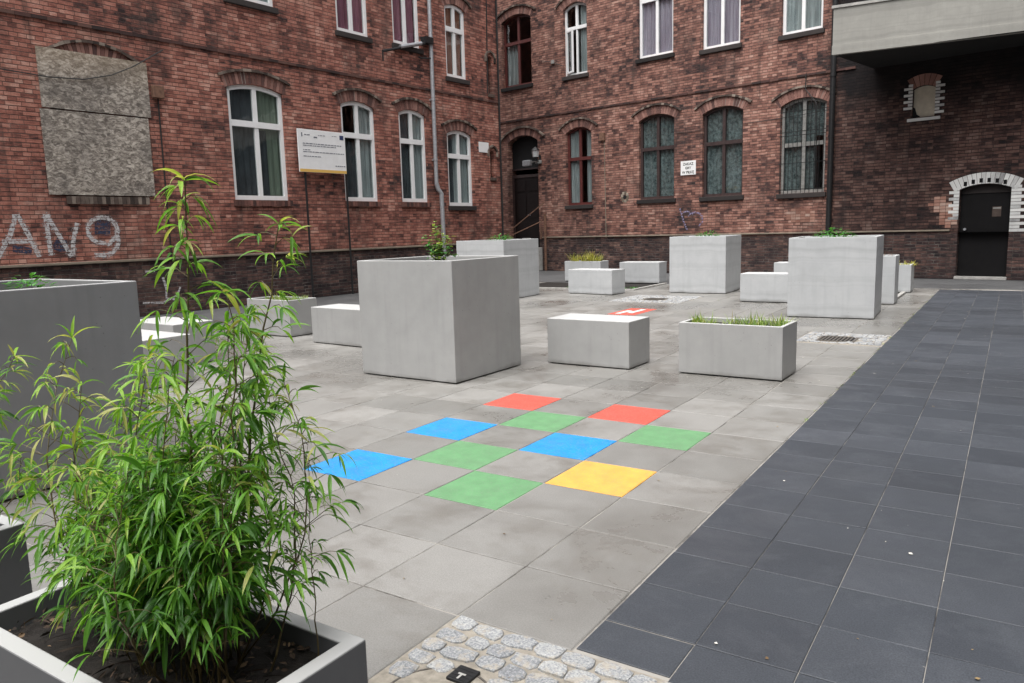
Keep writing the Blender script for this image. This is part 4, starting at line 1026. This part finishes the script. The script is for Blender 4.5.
# tall canes
bam(bp, bp_inv, (.66, -2.70, .43), (.715, -2.66, 1.60), r=.0055, z_leaf=.22, dens=1.15, spread=.10, young=.52, L=.09, bend=.03)
bam(bp, bp_inv, (.70, -2.62, .43), (.87, -2.55, 1.50), r=.005, z_leaf=.25, dens=.9, spread=.09, young=.5, L=.085, bend=.02)
bam(bp, bp_inv, (.74, -2.72, .43), (.86, -2.68, 1.36), r=.004, z_leaf=.2, dens=1.1, young=.5, spread=.09)
bam(bp, bp_inv, (.60, -2.64, .43), (.76, -2.62, 1.27), r=.004, z_leaf=.2, dens=1.1, young=.55)
for (bx, by), (tx, ty, tz), yg in [((.35, -2.7), (.13, -2.65, 1.22), .66), ((.42, -2.62), (.41, -2.6, 1.20), .66), ((.50, -2.72), (.56, -2.7, 1.20), .62), ((.38, -2.75), (.30, -2.72, 1.12), .68),
                                 ((.45, -2.66), (.22, -2.6, 1.02), .62), ((.30, -2.6), (.05, -2.66, .98), .62), ((.55, -2.6), (.50, -2.58, 1.08), .6), ((.78, -2.6), (.85, -2.6, 1.12), .5),
                                 ((.33, -2.68), (.34, -2.78, .98), .62), ((.62, -2.76), (.62, -2.8, 1.0), .5), ((.76, -2.7), (.84, -2.72, 1.02), .48), ((.52, -2.76), (.44, -2.82, .95), .55),
                                 ((.26, -2.72), (.10, -2.75, .86), .6), ((.68, -2.6), (.84, -2.54, 1.14), .5), ((.72, -2.66), (.80, -2.62, .98), .45), ((.78, -2.68), (.83, -2.64, .95), .45), ((.70, -2.70), (.80, -2.60, 1.30), .5), ((.66, -2.62), (.73, -2.58, 1.12), .48), ((.62, -2.7), (.70, -2.72, 1.22), .5), ((.70, -2.74), (.76, -2.74, .9), .4), ((.36, -2.58), (.24, -2.52, 1.12), .66), ((.46, -2.56), (.36, -2.52, .92), .6), ((.56, -2.66), (.64, -2.62, .98), .5), ((.3, -2.64), (.18, -2.62, .9), .6)]:
    bam(bp, bp_inv, (bx, by, .43), (tx, ty, tz), r=.003, z_leaf=.22, dens=1.05, spread=.11, young=yg, L=.08)
# low dark skirt of shoots round the canes
for k in range(30):
    a = rb.uniform(0, 6.28); x0, y0 = .52 + .22 * math.cos(a), -2.68 + .08 * math.sin(a)
    x1, y1 = .48 + .36 * math.cos(a) * rb.uniform(.5, 1), -2.68 + .15 * math.sin(a) * rb.uniform(.3, 1.2)
    bam(bp, bp_inv, (x0, y0, .43), (x1, y1, rb.uniform(.68, .92)), r=.002, z_leaf=.42, dens=1.2, spread=.08, young=.36, L=.075, bend=.02)
for k in range(16):
    x0, y0 = rb.uniform(.52, .80), rb.uniform(-2.76, -2.62)
    bam(bp, bp_inv, (x0, y0, .43), (x0 + rb.uniform(-.04, .06), y0 + rb.uniform(-.06, .04), rb.uniform(.78, 1.0)), r=.002, z_leaf=.32, dens=1.1, spread=.085, young=.27, L=.095, bend=.015)
thin = empty('bamboo_shoot', (.88, -2.53, .44)); tag(thin, 'single thin bamboo shoot at the right end of the nearest planter', 'bamboo')
bam(thin, Vector((.88, -2.53, .44)), (.88, -2.53, .43), (.86, -2.50, 1.0), r=.002, z_leaf=.3, dens=.6, spread=.05, young=.4, L=.045, bend=.01)
b2 = empty('bamboo_plant', (-.95, -2.7, .44)); tag(b2, 'sparse bamboo leaning in from the left edge of the photo', 'bamboo'); o2 = Vector((-.95, -2.7, .44))
for (bx, by), (tx, ty, tz) in [((-.80, -2.66), (-.12, -2.68, 1.16)), ((-.85, -2.72), (-.22, -2.72, 1.02)), ((-.82, -2.62), (-.30, -2.62, .82)), ((-.9, -2.7), (-.42, -2.7, 1.2)), ((-.78, -2.75), (-.42, -2.8, .75))]:
    bam(b2, o2, (bx, by, .43), (tx, ty, tz), r=.003, z_leaf=.3, dens=.8, spread=.08, young=.5, L=.075)
# dry leaves in the near planter
mb = MB()
for _ in range(420):
    x, y = rb.uniform(.01, .91), rb.uniform(-2.87, -2.5)
    a = rb.uniform(0, 6.28); blade(mb, Vector((x, y, .455)), Vector((math.cos(a), math.sin(a), .1)), rb.uniform(.008, .03) * rb.choice([1, 1, 1, 2.4]), rb.uniform(.004, .014), .2, rb.random() ** 2.2, 3, .3, rb.gauss(0, .6))
t = NT('mulch_bits'); M['mulch'] = t.pbr(t.ramp(t.tone(), [(0., (.018, .012, .008)), (.55, (.06, .035, .02)), (1., (.26, .17, .10))]), .9)
tag(mb.build('mulch', M['mulch']), 'dry fallen leaves on the dark soil of the nearest planter', 'mulch', kind='stuff')

def tuft(name, x0, x1, y0, y1, z, n, h, mat, label, width=.006, lean=.5, cat='grass plant'):
    cx, cy = (x0 + x1) / 2, (y0 + y1) / 2; mb = MB()
    cl = [(rb.uniform(x0, x1), rb.uniform(y0, y1), rb.uniform(.5, 1.15)) for _ in range(max(3, n // 22))]
    for _ in range(n):
        c = rb.choice(cl); x = min(x1, max(x0, rb.gauss(c[0], .035))); y = min(y1, max(y0, rb.gauss(c[1], .035)))
        d = Vector((rb.gauss(0, lean), rb.gauss(0, lean), 1)); l = h * rb.uniform(.4, 1.1) * c[2]
        blade(mb, Vector((x - cx, y - cy, 0)), d, l, width, rb.uniform(.2, 1.), rb.random(), 4)
    o = mb.build(name, M[mat], loc=(cx, cy, z)); return tag(o, label, cat)
tuft('grass_clump', -.44, .43, 3.57, 3.96, .455, 620, .17, 'grass_green', 'green grass tufts in the low planter beside the dark strip', .007, .55)
tuft('grass_clump', -7.4, -6.6, 3.86, 4.25, .48, 520, .13, 'grass_green', 'green grass tufts in the low planter behind the bamboo', .008, .5)
tuft('grass_clump', -8.05, -7.15, 14.95, 15.35, .51, 420, .40, 'leaf_yellow', 'yellowish long grass in the low planter by the back wall', .014, .55)
tuft('ground_cover', -.36, .56, 13.2, 13.75, .52, 600, .15, 'leaf_yellow', 'yellow-green cover spilling over the planter near the cellar door', .018, 1., 'plant')
tuft('dry_grass', -.34, .48, 10.92, 11.3, .80, 60, .12, 'dry', 'thin dry stalks in the narrow planter behind the stained cube', .006, .3)
def bush(name, x, y, z, r, h, n, mat, label, L=.05, w=.5):
    mb = MB()
    for _ in range(n):
        a, b_ = rb.uniform(0, 6.28), rb.uniform(0, 1); q = rb.random() ** .5
        p = Vector((r * q * math.cos(a), r * q * math.sin(a), h * b_ * (1 - .5 * q * q)))
        d = Vector((math.cos(a), math.sin(a), rb.uniform(-.3, 1))); blade(mb, p, d, L * rb.uniform(.6, 1.2), L * w * rb.uniform(.7, 1.1), rb.uniform(.2, 1.2), rb.random(), 5, .2)
    return tag(mb.build(name, M[mat], loc=(x, y, z)), label, 'plant')
bush('shrub', -3.32, 12.6, 1.10, .26, .22, 260, 'leaf_green', 'tiny green clump on the pale cube before the lace-curtained windows', .07)
bush('shrub', -.10, 9.0, 1.12, .30, .24, 420, 'leaf_green', 'small dense green clump on the stained cube planter', .06)
bush('shrub', -7.1, 10.2, 1.14, .26, .24, 300, 'leaf_green', 'small green clump on the banded cube before the dark doorway', .07)
bush('shrub', -3.3, -1.15, 1.12, .12, .16, 90, 'leaf_green', 'green leaves at the left edge, rising from the cut-off cube planter', .06)
# climbing plant with stems in the middle cube
cp = empty('climbing_plant', (-2.75, 2.55, 1.1)); tag(cp, 'twiggy climbing plant rising from the middle cube before the downpipe', 'plant')
for k, (dx, dy, hh) in enumerate([(-.02, .0, .46), (-.14, .05, .38), (.1, .03, .32), (.18, .0, .2), (.0, .1, .40), (-.08, -.04, .30), (.06, -.05, .26)]):
    q = [Vector((0, 0, -.02)), Vector((dx * .4, dy * .4, hh * .45)), Vector((dx, dy, hh))]
    mb = MB(); mb.tube(q, [.005, .004, .002], 5); st = mb.build('stem', M['cane'], cp)
    lm = MB()
    for j in range(60):
        f = rb.random() ** 1.3; p = q[0].lerp(q[1], f * 2) if f < .5 else q[1].lerp(q[2], f * 2 - 1)
        p = p + Vector((rb.gauss(0, .035), rb.gauss(0, .035), rb.gauss(0, .02))); a = rb.uniform(0, 6.28)
        blade(lm, p, Vector((math.cos(a), math.sin(a), rb.uniform(-.2, .7))), rb.uniform(.04, .07), .036, rb.uniform(.3, 1.2), rb.random(), 5, .2)
    lm.build('foliage', M['leaf_green' if k % 2 else 'grass_green'], st)
tuft('weeds', -6.9, -6.0, 12.6, 13.1, .0, 240, .10, 'leaf_green', 'low weeds on bare soil left of the pale front bench', .02, 1., 'plant')
tuft('weeds', -5.9, -5.1, 12.7, 13.2, .0, 200, .09, 'leaf_green', 'low weeds on bare soil right of the pale front bench', .02, 1., 'plant')
tuft('weeds', -.3, .4, 12., 12.9, .0, 120, .08, 'leaf_green', 'low weeds on bare soil between the two right-hand planters', .02, 1., 'plant')

mb = MB()
for _ in range(60):
    if rb.random() < .6: x, y = .999, rb.uniform(1.5, 13)
    else: x, y = -rb.randint(0, 12) * .5, rb.uniform(4, 13)
    for q in range(rb.randint(3, 8)):
        blade(mb, Vector((x + rb.gauss(0, .006), y + rb.gauss(0, .02), -.003)), Vector((rb.gauss(0, .8), rb.gauss(0, .8), .7)), rb.uniform(.01, .03), .004, .8, rb.random(), 3)
tag(mb.build('joint_weeds', M['grass_green']), 'tiny weeds and moss sprouting from the paving joints', 'weeds', kind='stuff')
scene.render.engine = 'CYCLES'
scene.cycles.max_bounces = 8; scene.cycles.transparent_max_bounces = 16
